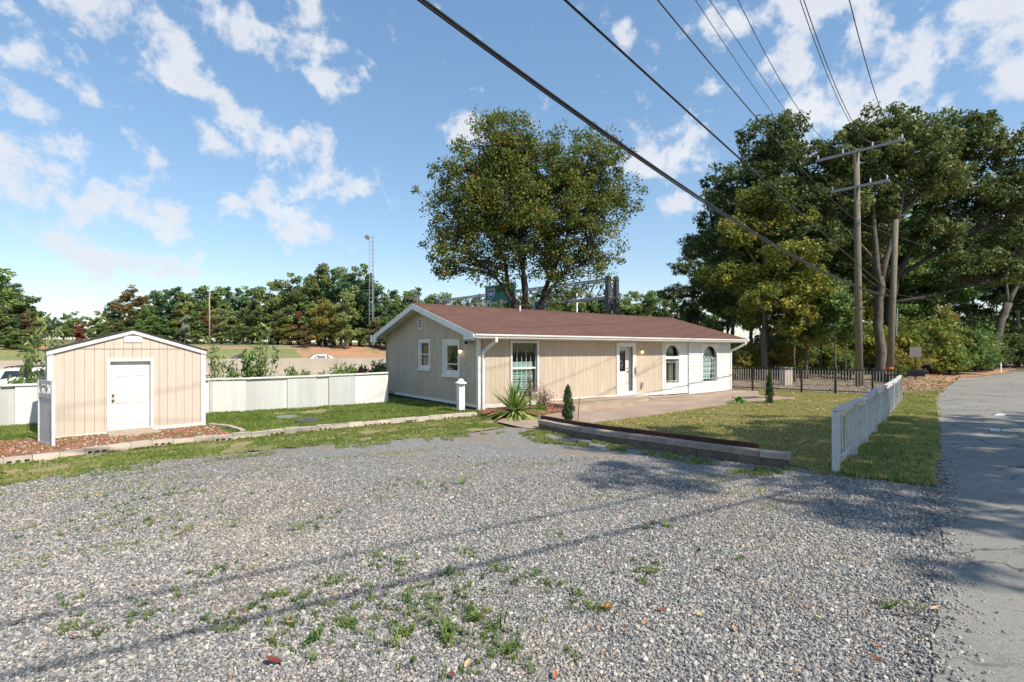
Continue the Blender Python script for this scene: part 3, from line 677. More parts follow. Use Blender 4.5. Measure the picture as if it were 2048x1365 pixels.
# arched windows
def arch_pts(x0, x1, zs, zt, n=18): return [((x0+x1)/2-(x1-x0)/2*math.cos(math.pi*i/n), zs+(zt-zs)*math.sin(math.pi*i/n)) for i in range(n+1)]
def arch_surround(o_, g, y0, y1):
    m_ = MB(); x0, x1, z0, z1 = o_; gx0, gx1, gz0, zs, zt = g
    m_.box(x0, gx0, y0, y1, z0, zs); m_.box(gx1, x1, y0, y1, z0, zs); m_.box(gx0, gx1, y0, y1, z0, gz0)
    ap = arch_pts(gx0, gx1, zs, zt)
    for (a, c), (b2, d_) in zip(ap, ap[1:]):
        m_.prism([(a, c), (b2, d_), (b2, z1), (a, z1)], y0, y1, 'y')
    m_.box(x0, gx0, y0, y1, zs, z1); m_.box(gx1, x1, y0, y1, zs, z1); return m_
def arch_window(o_, g, yo, kind):
    gx0, gx1, gz0, zs, zt = g
    wn = part('arched_window', arch_surround(o_, g, yo-.035, yo+.03), 'white_vinyl', house)
    ap = arch_pts(gx0, gx1, zs, zt)
    part('arch_moulding', MB().tube([(a, yo-.03, c) for a, c in ap], .022, 6), 'white_paint' if kind else 'grey_plastic', wn)
    part('pane', MB().prism([(gx0, gz0)]+[(a, c) for a, c in ap]+[(gx1, gz0)], .10, .104, 'y'), 'glass', wn)
    part('reveal', MB().box(gx1-.002, gx1+.02, yo+.03, .22, gz0, zs), 'white_vinyl', wn)
    part('reveal', MB().box(gx0-.02, gx0+.002, yo+.03, .22, gz0, zs), 'white_vinyl', wn)
    part('reveal', MB().box(gx0, gx1, yo+.03, .22, gz0-.02, gz0), 'white_vinyl', wn)
    mid = MB()
    if kind == 0:
        part('transom_bar', MB().box(gx0, gx1, yo-.035, .08, zs-.13, zs+.0), 'white_vinyl', wn)
        part('grille', frame_mb(gx0+.02, gx1-.02, gz0+.03, zs-.17, .016, .05, .062), 'white_paint', wn)
        part('grille', MB().box(gx0+.1, gx0+.115, .05, .062, gz0, zs-.15).box(gx1-.115, gx1-.1, .05, .062, gz0, zs-.15).box(gx0, gx1, .05, .062, gz0+.1, gz0+.114).box(gx0, gx1, .05, .062, zs-.28, zs-.266), 'white_paint', wn)
        for nm, xa, xb, mt in (('curtain', gx0, gx0+.42, 'curtain'), ('curtain', gx0+.52, gx1-.12, 'curtain')):
            m_ = MB(); n_ = 26; vs = []
            for i in range(n_+1):
                xx = xa+(xb-xa)*i/n_; yy = .22+.03*math.sin(i*1.35)+.01*math.sin(i*.6)
                vs += [(xx, yy, gz0), (xx, yy, zt)]
            m_.add(vs, [(2*i, 2*i+2, 2*i+3, 2*i+1) for i in range(n_)]); part(nm, m_, mt, wn, True)
    else:
        part('shade', MB().prism([(gx0+.02, gz0+.1)]+[(a, c) for a, c in ap]+[(gx1-.18, gz0+.1)], .2, .205, 'y'), 'blind', wn)
        g_ = MB()
        for zz in np.arange(gz0+.12, zs+.02, .255): g_.box(gx0, gx1, .02, .034, zz, zz+.014)
        for xx in np.linspace(gx0, gx1, 6)[1:-1]: g_.box(xx-.006, xx+.006, .022, .036, gz0, zs-.05)
        part('security_grille', g_, 'white_paint', wn)
        for xx in (gx0+.36, gx0+.66, gx0+.98):
            part('grille_scroll', MB().tube([(xx+.09*math.cos(a), .03, zs-.03+.085*math.sin(a)) for a in np.linspace(-1.2, 3.6, 14)], .009, 5), 'white_paint', wn)
    return wn
arch_window(A1, (10.17, 11.15, .45, 1.70, 2.19), 0, 0)
arch_window(A2, (12.95, 14.19, .44, 1.62, 2.19), -.06, 1)
# gable windows (built along y, then turned)
def gwin(o_, storm):
    x0, x1, z0, z1 = o_
    wn = part('side_window', swap(frame_mb(x0-.09, x1+.09, z0-.10, z1+.09, .09, -.04, .0)), 'white_paint', house)
    part('sill', swap(MB().box(x0-.12, x1+.12, -.09, -.041, z0-.10, z0-.04)), 'white_paint', wn)
    part('sash', swap(frame_mb(x0, x1, z0, z1, .09 if storm else .055, .0, .07, .11)), 'white_paint', wn)
    if storm: part('sash', swap(frame_mb(x0+.09, x1-.09, z0+.11, z1-.09, .05, .03, .09, .05)), 'white_paint', wn)
    zm = z0+(z1-z0)*(.30 if storm else .5)
    part('meeting_rail', swap(MB().box(x0+.06, x1-.06, .01, .06, zm, zm+.04)), 'white_paint', wn)
    part('pane', swap(MB().box(x0+.05, x1-.05, .05, .056, z0+.05, z1-.05)), 'glass_dark', wn)
    part('curtain', swap(MB().box(x0+.05, x1-.35 if storm else x0+.3, .2, .21, z0, z1)), 'curtain', wn)
gwin(WA, False); gwin(WBb, True)
lv = part('gable_vent', swap(frame_mb(4.22, 4.62, 2.84, 3.32, .05, -.03, .0)), 'white_paint', house)
for i in range(6): part('louvre', MB().add([(-.025, 4.27, 2.9+i*.065), (-.025, 4.57, 2.9+i*.065), (.0, 4.57, 2.95+i*.065), (.0, 4.27, 2.95+i*.065)], [(3,2,1,0)]), 'white_paint', lv)
part('vent_back', MB().box(-.008, -.002, 4.26, 4.58, 2.88, 3.28), 'dark_base', lv)
def porch_light(nm, loc, ny):
    l_ = part(nm, MB().lathe([(.055, .0), (.06, .02), (.03, .03)], 10), 'galv', house)
    l_.location = loc; l_.rotation_euler = (R(90), 0, 0) if ny == 'y' else (R(90), 0, R(-90))
    part('lamp_hood', MB().lathe([(.02, .05), (.07, .05), (.075, .06), (.02, .12)], 12), 'galv', l_).matrix_local = Matrix.Rotation(R(-90), 4, 'X') @ Matrix.Translation((0, -.08, 0))
    part('bulb', MB().lathe([(.01, -.06), (.045, -.03), (.055, .0), (.045, .035), (.02, .05)], 12), 'lamp_glow', l_, True).matrix_local = Matrix.Rotation(R(-90), 4, 'X') @ Matrix.Translation((0, -.08, 0))
porch_light('porch_light', (8.48, -.002, 1.90), 'y'); porch_light('side_light', (-.002, 1.10, 1.94), 'x')
fl = part('floodlight', MB().bar((-.0, .42, 2.27), (-.12, .42, 2.27), .05, .05), 'dark_plastic', house)
part('flood_lamp', MB().tube([(-.08, .36, 2.27), (-.2, .28, 2.24)], [.03, .07], 10), 'grey_plastic', fl); part('flood_lamp', MB().tube([(-.08, .48, 2.27), (-.2, .58, 2.24)], [.03, .06], 10), 'dark_plastic', fl)
part('outlet_box', MB().box(8.47, 8.6, -.05, 0, .42, .56).box(8.45, 8.53, -.06, -.0, .30, .44), 'grey_plastic', house)
# little lizard ornament on the door casing
liz = MB().tube([(8.075, -.055, 1.28), (8.05, -.06, 1.18), (8.045, -.06, 1.05), (8.06, -.05, .93), (8.085, -.045, .88)], [.018, .035, .04, .018, .005], 8)
for dx_, dz_ in ((.09, .04), (-.07, .05), (.09, -.05), (-.06, -.06)): liz.tube([(8.05, -.055, 1.11+dz_), (8.05+dx_, -.05, 1.11+dz_*2.2)], [.012, .006], 6)
part('lizard_ornament', liz, 'grey_plastic', house, True)
# paint scrape on the gable
pt = MB()
for q in range(9):
    yy, zz = .38+.07*q/2+random.uniform(-.02, .02), 1.46+random.uniform(-.04, .04)
    pt.box(-.0015, -.0005, yy, yy+random.uniform(.02, .06), zz, zz+random.uniform(.015, .04))
part('paint_scrape', pt, 'white_paint', house)
part('vent_pipe', MB().tube([(4.6, 3.7, 3.6), (4.6, 3.7, 4.0)], .045, 10), 'white_vinyl', house)
# step and ramp at the entrance
st = MB().add([(2.6, .0, .065), (6.1, .0, .065), (9.6, .0, -.085), (2.6, -2.05, .065), (5.7, -2.05, .05), (7.5, -1.2, -.085),
               (2.6, .0, -.3), (9.6, .0, -.3), (2.6, -2.05, -.3), (5.7, -2.05, -.3), (7.5, -1.2, -.3), (6.1, 0, -.3)],
              [(3,4,1,0), (4,5,2,1), (8,9,4,3), (9,10,5,4), (10,7,2,5), (0,6,8,3)])
stp = link('entry_step', st.mesh('entry_step', 'paving'), None, (-1.152, 18.0, .0), TH); tag(stp, 'low terracotta concrete step in front of the entrance door', 'step')

# ------------------------------------------------------------------ shed
SA = math.atan2(SHD[1], SHD[0])
shed = thing('garden_shed', 'tan panel-sided garden shed with white door and white corner trim', 'shed', (float(SHL[0]), float(SHL[1]), 0), SA)
SW, SDp, SZ0, SE, SP = 3.42, 2.5, -.27, 1.97, 2.53
def sroof(x): return SP-(SP-SE)*abs(x-SW/2)/(SW/2)
def sbot(x): return SZ0+.085*x/SW
SDo = (1.22, 2.10, -.12, 1.70)
ws = MB()
for a, b2, c0, c1 in rects(0, SW, -.3, SE-.02, [SDo]): ws.box(a, b2, .02, .10, c0, c1)
ws.prism([(0, SE-.02), (SW, SE-.02), (SW, sroof(SW)-.03), (SW/2, SP-.03), (0, sroof(0)-.03)], .02, .10)
wsf = part('front_wall', ws, 'groove', shed)
x = .10; sbw = .2
while x < SW-.11:
    x1 = min(x+sbw, SW-.10)
    for a, b2, c0, c1 in rects(x, x1, -.3, 2.02, [SDo]):
        lo_a, lo_b = (sbot(a)+.09, sbot(b2)+.09) if c0 < -.2 else (c0, c0)
        t = min(c1, 2.02)
        ta, tb = (min(t, sroof(a)-.06), min(t, sroof(b2)-.06)) if c1 > 2 else (c1, c1)
        part('board', MB().prism([(a+.003, lo_a), (b2-.003, lo_b), (b2-.003, tb), (a+.003, ta)], -.005, .02), 'shed_board', wsf)
    if sroof((x+x1)/2) > 2.13:
        part('board', MB().prism([(x+.003, 2.03), (x1-.003, 2.03), (x1-.003, sroof(x1)-.06)]+([(SW/2, SP-.06)] if x < SW/2 < x1 else [])+[(x+.003, sroof(x)-.06)], -.008, .02), 'shed_board', wsf)
    x += sbw
part('rail_joint', MB().prism([(.35, 2.012), (SW-.35, 2.012), (SW-.35, 2.026), (.35, 2.026)], -.011, .0), 'groove', shed)
part('corner_trim', MB().box(-.015, .10, -.03, .06, -.32, SE), 'white_paint', shed); part('corner_trim', MB().box(SW-.10, SW+.015, -.03, .06, -.24, SE), 'white_paint', shed)
part('base_trim', MB().prism([(.10, sbot(.1)), (SDo[0]-.06, sbot(1.16)), (SDo[0]-.06, sbot(1.16)+.09), (.10, sbot(.1)+.09)], -.02, .02), 'white_paint', shed)
part('base_trim', MB().prism([(SDo[1]+.06, sbot(2.1)), (SW-.1, sbot(3.3)), (SW-.1, sbot(3.3)+.09), (SDo[1]+.06, sbot(2.1)+.09)], -.02, .02), 'white_paint', shed)
for sx in (0, 1):
    xa, xb = (-.03, SW/2) if sx == 0 else (SW/2, SW+.03)
    part('rake_board', MB().prism([(xa, sroof(xa)-.10), (xb, sroof(xb)-.10), (xb, sroof(xb)-.005), (xa, sroof(xa)-.005)], -.06, -.02), 'white_paint', shed)
    part('roof', MB().prism([(xa-.03 if sx == 0 else xa, sroof(xa)-.004), (xb if sx == 0 else xb+.03, sroof(xb)-.004), (xb if sx == 0 else xb+.03, sroof(xb)+.035), (xa-.03 if sx == 0 else xa, sroof(xa)+.035)], -.075, SDp+.06), 'shingle_dark', shed)
part('side_wall', MB().box(-.002, .08, .06, SDp, -.32, SE), 'dark_base' if False else 'shed_board', shed); part('side_wall', MB().box(SW-.08, SW+.002, .06, SDp, -.3, SE), 'shed_board', shed)
part('rear_wall', MB().prism([(.08, -.32), (SW-.08, -.32), (SW-.08, SE), (SW/2, SP-.05), (.08, SE)], SDp-.08, SDp), 'shed_board', shed)
sd_ = part('door', frame_mb(SDo[0]-.07, SDo[1]+.07, SDo[2]-.05, SDo[3]+.06, .07, -.035, -.0), 'white_paint', shed)
sl_ = part('door_leaf', MB().box(SDo[0], SDo[1], .065, .10, SDo[2], SDo[3]), 'white_paint', sd_)
dw = SDo[1]-SDo[0]
for r0, r1 in ((.12, .58), (.68, 1.28), (1.40, 1.68)):
    for c_ in (0, 1):
        xa = SDo[0]+.12+c_*(dw-.24+.06)/2; xb = xa+(dw-.24-.06)/2; za, zb = SDo[2]+r0, SDo[2]+r1
        m_ = MB(); i_ = .03
        m_.add([(xa, .0645, za), (xb, .0645, za), (xb, .0645, zb), (xa, .0645, zb), (xa+i_, .052, za+i_), (xb-i_, .052, za+i_), (xb-i_, .052, zb-i_), (xa+i_, .052, zb-i_)],
               [(0,1,5,4),(1,2,6,5),(2,3,7,6),(3,0,4,7),(4,5,6,7)])
        part('door_panel', m_, 'white_paint', sl_)
for zz, rr in ((.66, .032), (.80, .03)):
    kn = part('knob', MB().lathe([(rr, 0), (rr, .01), (rr*.6, .02), (rr, .045), (rr*.5, .06)], 10), 'brass', sl_); kn.location = (SDo[0]+.07, .064, zz); kn.rotation_euler = (R(90), 0, 0)
vn = part('gable_vent', MB().box(SW/2-.2, SW/2+.2, -.03, .0, 2.20, 2.37), 'white_paint', shed)
for i in range(3): part('louvre', MB().box(SW/2-.17+i*.12, SW/2-.07+i*.12, -.034, -.03, 2.225, 2.345), 'white_vinyl', vn)
# wooden threshold step
ws_ = thing('wooden_step', 'weathered plank step below the white shed door', 'step', (float(SHL[0]), float(SHL[1]), 0), SA)
for (ya, yb, za, zb, xa, xb, xc, xd) in ((-.03, -.50, -.115, -.15, 1.17, 2.14, 2.10, 1.12), (-.51, -.98, -.15, -.215, 1.14, 2.26, 2.22, 1.10)):
    part('plank', MB().add([(xa, ya, za), (xb, ya, za), (xc, yb, zb), (xd, yb, zb), (xa, ya, za-.05), (xb, ya, za-.05), (xc, yb, zb-.06), (xd, yb, zb-.06)], [(3,2,1,0),(4,5,6,7),(2,3,7,6),(0,4,7,3),(1,2,6,5),(0,1,5,4)]), 'old_wood', ws_)
# open lattice gate panel beside the shed
ga = D(107, 892, 11.75); gb = D(78.5, 886, 12.35)
gv = Vector((gb[0]-ga[0], gb[1]-ga[1], 0)); gl = gv.length
gate = thing('lattice_gate', 'grey slatted gate panel with lattice top standing open beside the shed', 'gate', (ga[0], ga[1], hf(ga[0], ga[1])+.02), math.atan2(gv.y, gv.x))
gh = 1.50
for x_ in (0, gl-.06): part('post', MB().box(x_, x_+.06, -.03, .03, 0, gh), 'white_paint', gate)
for z_, hh in ((.0, .07), (1.10, .10), (gh-.09, .09)): part('rail', MB().box(.0605, gl-.0605, -.024, .024, z_+.0, z_+hh), 'aged_white', gate)
ns = 8
for i in range(ns):
    xa = .065+(gl-.13)*i/ns; part('slat', MB().box(xa+.004, xa+(gl-.13)/ns-.004, -.012, .012, .071, 1.099), 'aged_white', gate)
for i in range(-3, 5):
    for sgn in (1, -1):
        a_ = np.array([.06+(gl-.12)*(i/4), 1.2]); pts = []
        for t in np.linspace(0, 1, 12):
            xx, zz = (a_[0]+t*.21) if sgn > 0 else (gl-a_[0]-t*.21), 1.2+t*.21
            if .06 <= xx <= gl-.06: pts.append((xx, zz))
        if len(pts) > 2: part('lattice_strip', MB().bar((pts[0][0], .004*sgn, pts[0][1]), (pts[-1][0], .004*sgn, pts[-1][1]), .02, .006, (0, 1, 0)), 'white_paint', gate)

# ------------------------------------------------------------------ white board screen behind shed and lawn
PF = [D(-230, 862, 13.8), D(0, 858, 15.2), D(30, 856, 15.55), D(82, 852, 15.9), D(418, 828, 18.5), D(425, 827, 18.75), D(492, 821, 19.05), D(575, 815, 19.7), D(633, 811, 20.05), D(658, 809, 20.4), D(710, 806, 20.65), D(776, 803, 21.3)]
pf = thing('board_screen', 'long white board screen with a cap rail between shed and bungalow', 'fence', (0, 0, 0))
for i in range(len(PF)-1):
    a_, b_ = Vector(PF[i][:2]), Vector(PF[i+1][:2])
    L_ = (b_-a_).length; n_ = max(1, round(L_/.16)); d_ = (b_-a_)/n_
    nn_ = Vector((d_.y, -d_.x)).normalized()
    off = (.02, -.015, .025, -.02, .03)[i % 5]
    za = hf(a_.x, a_.y)
    for k_ in range(n_):
        p_, q_ = a_+d_*k_+nn_*off, a_+d_*(k_+1)+nn_*off
        e_ = (q_-p_)*.006
        zb = za+random.uniform(-.02, .01); zt = H-50/F*(p_.y)*1.0 if False else za+1.19+.02*math.sin(i)
        part('board', MB().add([(p_.x+e_.x, p_.y+e_.y, zb), (q_.x-e_.x, q_.y-e_.y, zb), (q_.x-e_.x, q_.y-e_.y, zt), (p_.x+e_.x, p_.y+e_.y, zt),
                                (p_.x+e_.x-nn_.x*.02, p_.y+e_.y-nn_.y*.02, zb), (q_.x-e_.x-nn_.x*.02, q_.y-e_.y-nn_.y*.02, zb), (q_.x-e_.x-nn_.x*.02, q_.y-e_.y-nn_.y*.02, zt), (p_.x+e_.x-nn_.x*.02, p_.y+e_.y-nn_.y*.02, zt)],
                               [(0,1,2,3),(7,6,5,4),(0,4,5,1),(3,2,6,7),(0,3,7,4),(1,5,6,2)]), 'screen_grey' if i in (1, 4, 6, 7, 8, 9) else 'screen_white', pf)
    za2 = hf(b_.x, b_.y)
    part('cap_rail', MB().bar((a_.x, a_.y, za+1.235), (b_.x, b_.y, za2+1.235), .14, .06), 'white_paint', pf)

# ------------------------------------------------------------------ block edging along the lawn
ce = thing('block_edging', 'low pale concrete block edging along lawn and rock bed', 'edging')
CP = resample(CURB, .405); CPf = resample(CURB, .1)
def cblock(a_, b_, z, hh, dp, holes, mat, parent, off=0):
    a_, b_ = np.array(a_), np.array(b_); d_ = b_-a_; L_ = np.linalg.norm(d_); u = d_/L_; nrm = np.array([u[1], -u[0]])
    m_ = MB()
    if holes:
        for (x0, x1, z0, z1) in rects(.004, L_-.004, 0, hh, [(L_*f_+.0, L_*f_+.075, hh*.36, hh*.62) for f_ in (.10, .41, .72)]): m_.box(x0, x1, 0, .05, z0, z1)
        m_.box(.004, L_-.004, .09, dp, 0, hh); m_.box(.004, L_-.004, .05, .09, hh-.02, hh-.0005)
    else: m_.box(.004, L_-.004, 0, dp, 0, hh)
    o_ = part('block', m_, mat, parent)
    o_.location = (a_[0]+nrm[0]*off, a_[1]+nrm[1]*off, z); o_.rotation_euler = (random.uniform(-.015, .015), random.uniform(-.01, .01), math.atan2(u[1], u[0])+random.uniform(-.02, .02)); return o_
for i in range(len(CP)-1):
    mx, my = (CP[i]+CP[i+1])/2
    cblock(CP[i], CP[i+1], hf(mx, my)-.04+random.uniform(-.012, .012), .175+random.uniform(-.008, .008), .2, (i % 3 == 1 and i < 26) or i in (23, 25, 28), 'curb_block', ce)
sb = thing('bed_border', 'short concrete border strip closing the red rock bed beside the shed', 'border')
bp = resample([shedW(3.5, .05), G(450, 858), G(484, 868)], .45)
for i in range(len(bp)-1): cblock(bp[i], bp[i+1], hf(*bp[i])-.02, .13, .12, False, 'concrete', sb)

# ------------------------------------------------------------------ retaining wall of the front lawn
rw = thing('retaining_wall', 'low curved brown block wall with cap stones at the gravel edge', 'wall')
WP = resample(WALL, .40)
for i in range(len(WP)-1):
    mx, my = (WP[i]+WP[i+1])/2; cblock(WP[i], WP[i+1], hf(mx, my)-.05, .20, .2, False, 'wall_block', rw)
WP2 = resample([WALL[0]]+[(a, b2) for a, b2 in WALL[1:]]+[G(1626, 943)], .46)
for i in range(len(WP2)-1):
    mx, my = (WP2[i]+WP2[i+1])/2; o_ = cblock(WP2[i], WP2[i+1], hf(mx, my)+.152, .098, .24, False, 'wall_cap', rw, .02); o_.name = 'cap_block'
tm = thing('red_edging', 'dark red-brown timber edging strip behind the block wall', 'edging')
TP = resample([(a+.10, b2+.27) for a, b2 in WALL]+[(4.98, 8.72)], 1.2)
for i in range(len(TP)-1):
    a_, b_ = TP[i], TP[i+1]
    part('timber', MB().bar((a_[0], a_[1], hf(*a_)+.235), (b_[0], b_[1], hf(*b_)+.24), .07, .20), 'red_timber', tm)

# ------------------------------------------------------------------ white railing by the road
FP = np.array([(5.29, 8.54), (6.47, 9.9), (7.62, 11.3), (9.08, 13.1), (10.75, 15.1), (12.4, 17.05), (14.0, 19.0), (15.5, 20.85)])
rf = thing('railing_fence', 'weathered white baluster railing fence along the road verge', 'fence')
wav = [0, .02, -.015, .045, .01, .03, .0, .01]
bal = MB().box(-.011, .011, -.011, .011, 0, .80).mesh('baluster', 'aged_white')
for i in range(len(FP)):
    d_ = FP[min(i+1, len(FP)-1)]-FP[max(i-1, 0)]; o_ = part('post', MB().box(-.05, .05, -.05, .05, -.08, 1.0+wav[i]), 'aged_white', rf)
    o_.location = (*map(float, FP[i]), hf(*FP[i])); o_.rotation_euler = (random.uniform(-.02, .02), random.uniform(-.02, .02), math.atan2(d_[1], d_[0]))
for i in range(len(FP)-1):
    a_, b_ = FP[i], FP[i+1]; d_ = b_-a_; L_ = float(np.linalg.norm(d_)); u_ = d_/L_; fa = math.atan2(u_[1], u_[0])
    def fp(t, z): return (float(a_[0]+u_[0]*t), float(a_[1]+u_[1]*t), hf(a_[0]+u_[0]*t, a_[1]+u_[1]*t)+z)
    part('top_rail', MB().bar(fp(-.07 if i == 0 else .005, 1.035+wav[i]), fp(L_-.005, 1.023+wav[i+1]), .095, .04), 'aged_white', rf)
    part('upper_rail', MB().bar(fp(.055, .965+wav[i]), fp(L_-.055, .965+wav[i+1]), .04, .085), 'aged_white', rf)
    part('lower_rail', MB().bar(fp(.055, .17+wav[i]), fp(L_-.055, .17+wav[i+1]), .04, .085), 'aged_white', rf)
    nb = 7 if i < 2 else 9
    for k_ in range(nb):
        f_ = (k_+.5)/nb; t = .06+(L_-.12)*f_; o_ = link('baluster', bal, rf); x_, y_, z_ = fp(t, .13+wav[i]*(1-f_)+wav[i+1]*f_)
        o_.location = (x_+float(u_[1])*.034, y_-float(u_[0])*.034, z_); o_.rotation_euler = (random.uniform(-.012, .012), random.uniform(-.012, .012), fa)

# ------------------------------------------------------------------ black steel fence
K0, K1 = np.array([11.55, 27.35]), np.array([16.75, 22.35])
kf = thing('steel_fence', 'black steel fence with spear tips from bungalow corner to the road', 'fence')
ku = (K1-K0)/np.linalg.norm(K1-K0); kL = float(np.linalg.norm(K1-K0)); ka = math.atan2(ku[1], ku[0])
def kp(t, z): return (float(K0[0]+ku[0]*t), float(K0[1]+ku[1]*t), z)
def kt(px):
    a_ = (px-CX)/F; return (a_*K0[1]-K0[0])/(ku[0]-a_*ku[1])
kz = lambda t: hf(*kp(t, 0)[:2])
for px in (1505, 1603, 1671, 1745, 1797):
    t = kt(px); o_ = part('post', MB().box(-.035, .035, -.035, .035, -.05, 1.22).box(-.045, .045, -.045, .045, 1.22, 1.245), 'black_metal', kf); o_.location = kp(t, kz(t)); o_.rotation_euler = (0, 0, ka)
for z_ in (1.12, .16): part('rail', MB().bar(kp(-.2, kz(0)+z_), kp(kL, kz(kL)+z_), .03, .04), 'black_metal', kf)
pk = MB().box(-.014, .014, -.014, .014, .04, 1.10).mesh('picket', 'picket_tan')
sp_ = MB().lathe([(.012, 1.10), (.012, 1.16), (.022, 1.17), (.002, 1.225)], 6).mesh('spear_tip', 'black_metal')
for i in range(62):
    t = -.1+kL*(i+.5)/62; o_ = link('picket', pk, kf, kp(t, kz(t)), ka); s_ = link('spear_tip', sp_, o_)
# mailboxes, sign, marker
def mailbox(x, y, z, rz, label, arm=None):
    t = thing('mailbox', label, 'mailbox', (x, y, hf(x, y)), rz)
    prof = [(-.10, 0), (.10, 0), (.10, .11)]+[(.10*math.cos(a), .11+.10*math.sin(a)) for a in np.linspace(.2, math.pi-.2, 8)]+[(-.10, .11)]
    part('box', MB().prism(prof, -.27, .27), 'black_metal', t).location = (0, 0, z)
    part('door', MB().prism([(a*1.04, b_*1.03) for a, b_ in prof], -.285, -.271), 'dark_plastic', t).location = (0, 0, z)
    yp = .15 if arm is None else -arm+.05
    part('post', MB().box(-.05, .05, yp-.05, yp+.05, -.05, z-.04), 'black_metal', t)
    part('arm', MB().box(-.05, .05, -.24 if arm is None else -arm, .26, z-.04, z-.001), 'black_metal', t)
    part('flag', MB().box(.106, .112, -.05, .02, z+.05, z+.2), 'dark_plastic', t)
mb1 = D(1832, 743, 20.4); mailbox(mb1[0], mb1[1], 1.06, R(-128), 'black mailbox on a long arm at the end of the white railing', .95)
mb2 = D(1853, 739, 33.5); mailbox(mb2[0], mb2[1], .62, R(30), 'smaller black mailbox on a thick post beside the dirt shoulder')
sg = D(1831, 760, 32.5); t = thing('street_sign', 'small square sign seen from its plain back on a thin post', 'sign', (sg[0], sg[1], hf(sg[0], sg[1])), R(-25))
part('post', MB().box(-.03, .03, .0, .04, -.1, 2.1), 'black_metal', t); part('plate', MB().box(-.30, .30, -.012, -.001, 1.42, 2.05), 'sign_back', t)
mk = D(2002, 746, 45); t = thing('marker_post', 'short white marker post at the far road bend', 'post', (mk[0], mk[1], hf(mk[0], mk[1])))
part('stake', MB().box(-.05, .05, -.02, .02, -.1, .85), 'white_paint', t); part('cap', MB().box(-.06, .06, -.03, .03, .85, .88), 'white_paint', t)
# white capped post
q = D(921.5, 826, 17.6); t = thing('capped_post', 'short white square post with a round cap beside the gable', 'post', (q[0], q[1], hf(q[0], q[1])), R(30))
part('base', MB().box(-.075, .075, -.075, .075, -.05, .1), 'grey_plastic', t); part('shaft', MB().box(-.105, .105, -.105, .105, .1, .95), 'white_vinyl', t)
part('cap', MB().lathe([(.14, .95), (.20, .97), (.205, 1.02), (.14, 1.05), (.10, 1.07), (.09, 1.12), (.04, 1.15)], 18), 'white_vinyl', t, True)
# lids, rod, leaning stick
for (px, py, r_, mt, lb) in ((614, 845, .36, 'lid_dark', 'round dark septic lid lying in the lawn'), (574, 838, .34, 'lid_green', 'round grey-green lid half sunk in the lawn')):
    x_, y_ = G(px, py); t = thing('access_lid', lb, 'lid', (x_, y_, hf(x_, y_)))
    part('cover', MB().lathe([(r_, 0), (r_, .07), (r_-.02, .085), (.05, .095)], 24), mt, t, False); part('handle', MB().tube([(-.07, 0, .09), (-.05, 0, .13), (.05, 0, .13), (.07, 0, .09)], .01, 6), mt, t)
x_, y_ = G(1155, 844); t = thing('metal_rod', 'thin dark metal rod stuck upright in the walkway edge', 'rod', (x_, y_, hf(x_, y_)))
part('shaft', MB().tube([(0, 0, -.05), (.06, .02, .68)], .009, 6), 'dark_base', t); part('tip', MB().lathe([(.012, .66), (.012, .70)], 6, (.06, .02)), 'dark_base', t)
q0 = houseW(15.55, -.25); q1 = houseW(15.75, -.6); t = thing('wooden_stick', 'pale wooden stick leaning at the bungalow corner downspout', 'stick', (q0[0], q0[1], hf(*q0)))
part('shaft', MB().bar((-.02, .2, 1.05), (q1[0]-q0[0]+.35, q1[1]-q0[1], -.0), .035, .03), 'old_wood', t); part('broken_end', MB().bar((-.02, .2, 1.05), (-.04, .22, 1.11), .02, .02), 'old_wood', t)
x_, y_ = G(1500, 797); t = thing('dark_mat', 'dark flat mat on the walkway end near the small pine', 'mat', (x_, y_, hf(x_, y_)+.022), R(20))
part('pad', MB().box(-.8, .5, -.22, .22, 0, .03), 'dark_base', t); part('rim', MB().box(-.83, .53, -.25, -.221, 0, .04), 'lid_dark', t)

# ------------------------------------------------------------------ trees
def leaf_quads(C_, Rd, per, size, seed, up=.25, aspect=.62, toneb=None, droop=0):
    r = np.random.default_rng(seed); n = len(C_)*per
    cc = np.repeat(C_, per, 0); rr = np.repeat(Rd, per, 0)
    d = r.normal(size=(n, 3)); d /= np.linalg.norm(d, axis=1)[:, None]; rad = r.random(n)**.45
    P = cc+d*rad[:, None]*rr
    nrm = r.normal(size=(n, 3))+d*.6; nrm[:, 2] += up*2; nrm /= np.linalg.norm(nrm, axis=1)[:, None]
    t = np.cross(nrm, r.normal(size=(n, 3))); t[:, 2] -= droop; t /= np.linalg.norm(t, axis=1)[:, None]
    b_ = np.cross(nrm, t); s = size*r.uniform(.6, 1.35, n)[:, None]
    V = np.stack([P-t*s*.5, P+b_*s*aspect*.5-nrm*s*.08, P+t*s*.5, P-b_*s*aspect*.5-nrm*s*.08], 1).reshape(-1, 3)
    k = np.arange(n)*4; Fq = np.stack([k, k+1, k+2, k+3], 1)
    ct = r.random(len(C_)) if toneb is None else toneb
    tone = np.clip(np.repeat(ct, per)*.55+r.random(n)*.45, 0, 1)
    return V, Fq, tone
def crown_centers(ells, n, seed, shell=.55, noise=.12):
    r = np.random.default_rng(seed); E_ = np.array(ells, float); vol = E_[:, 3]*E_[:, 4]*E_[:, 5]; pick = r.choice(len(E_), n, p=vol/vol.sum())
    d = r.normal(size=(n, 3)); d /= np.linalg.norm(d, axis=1)[:, None]
    rad = (shell+(1-shell)*r.random(n)**.6); k = r.random(n) < .3; rad[k] = r.random(k.sum())**.4
    return E_[pick, :3]+d*rad[:, None]*E_[pick, 3:]*(1+np.clip(r.normal(0, noise, (n, 1)), -.2, .09))
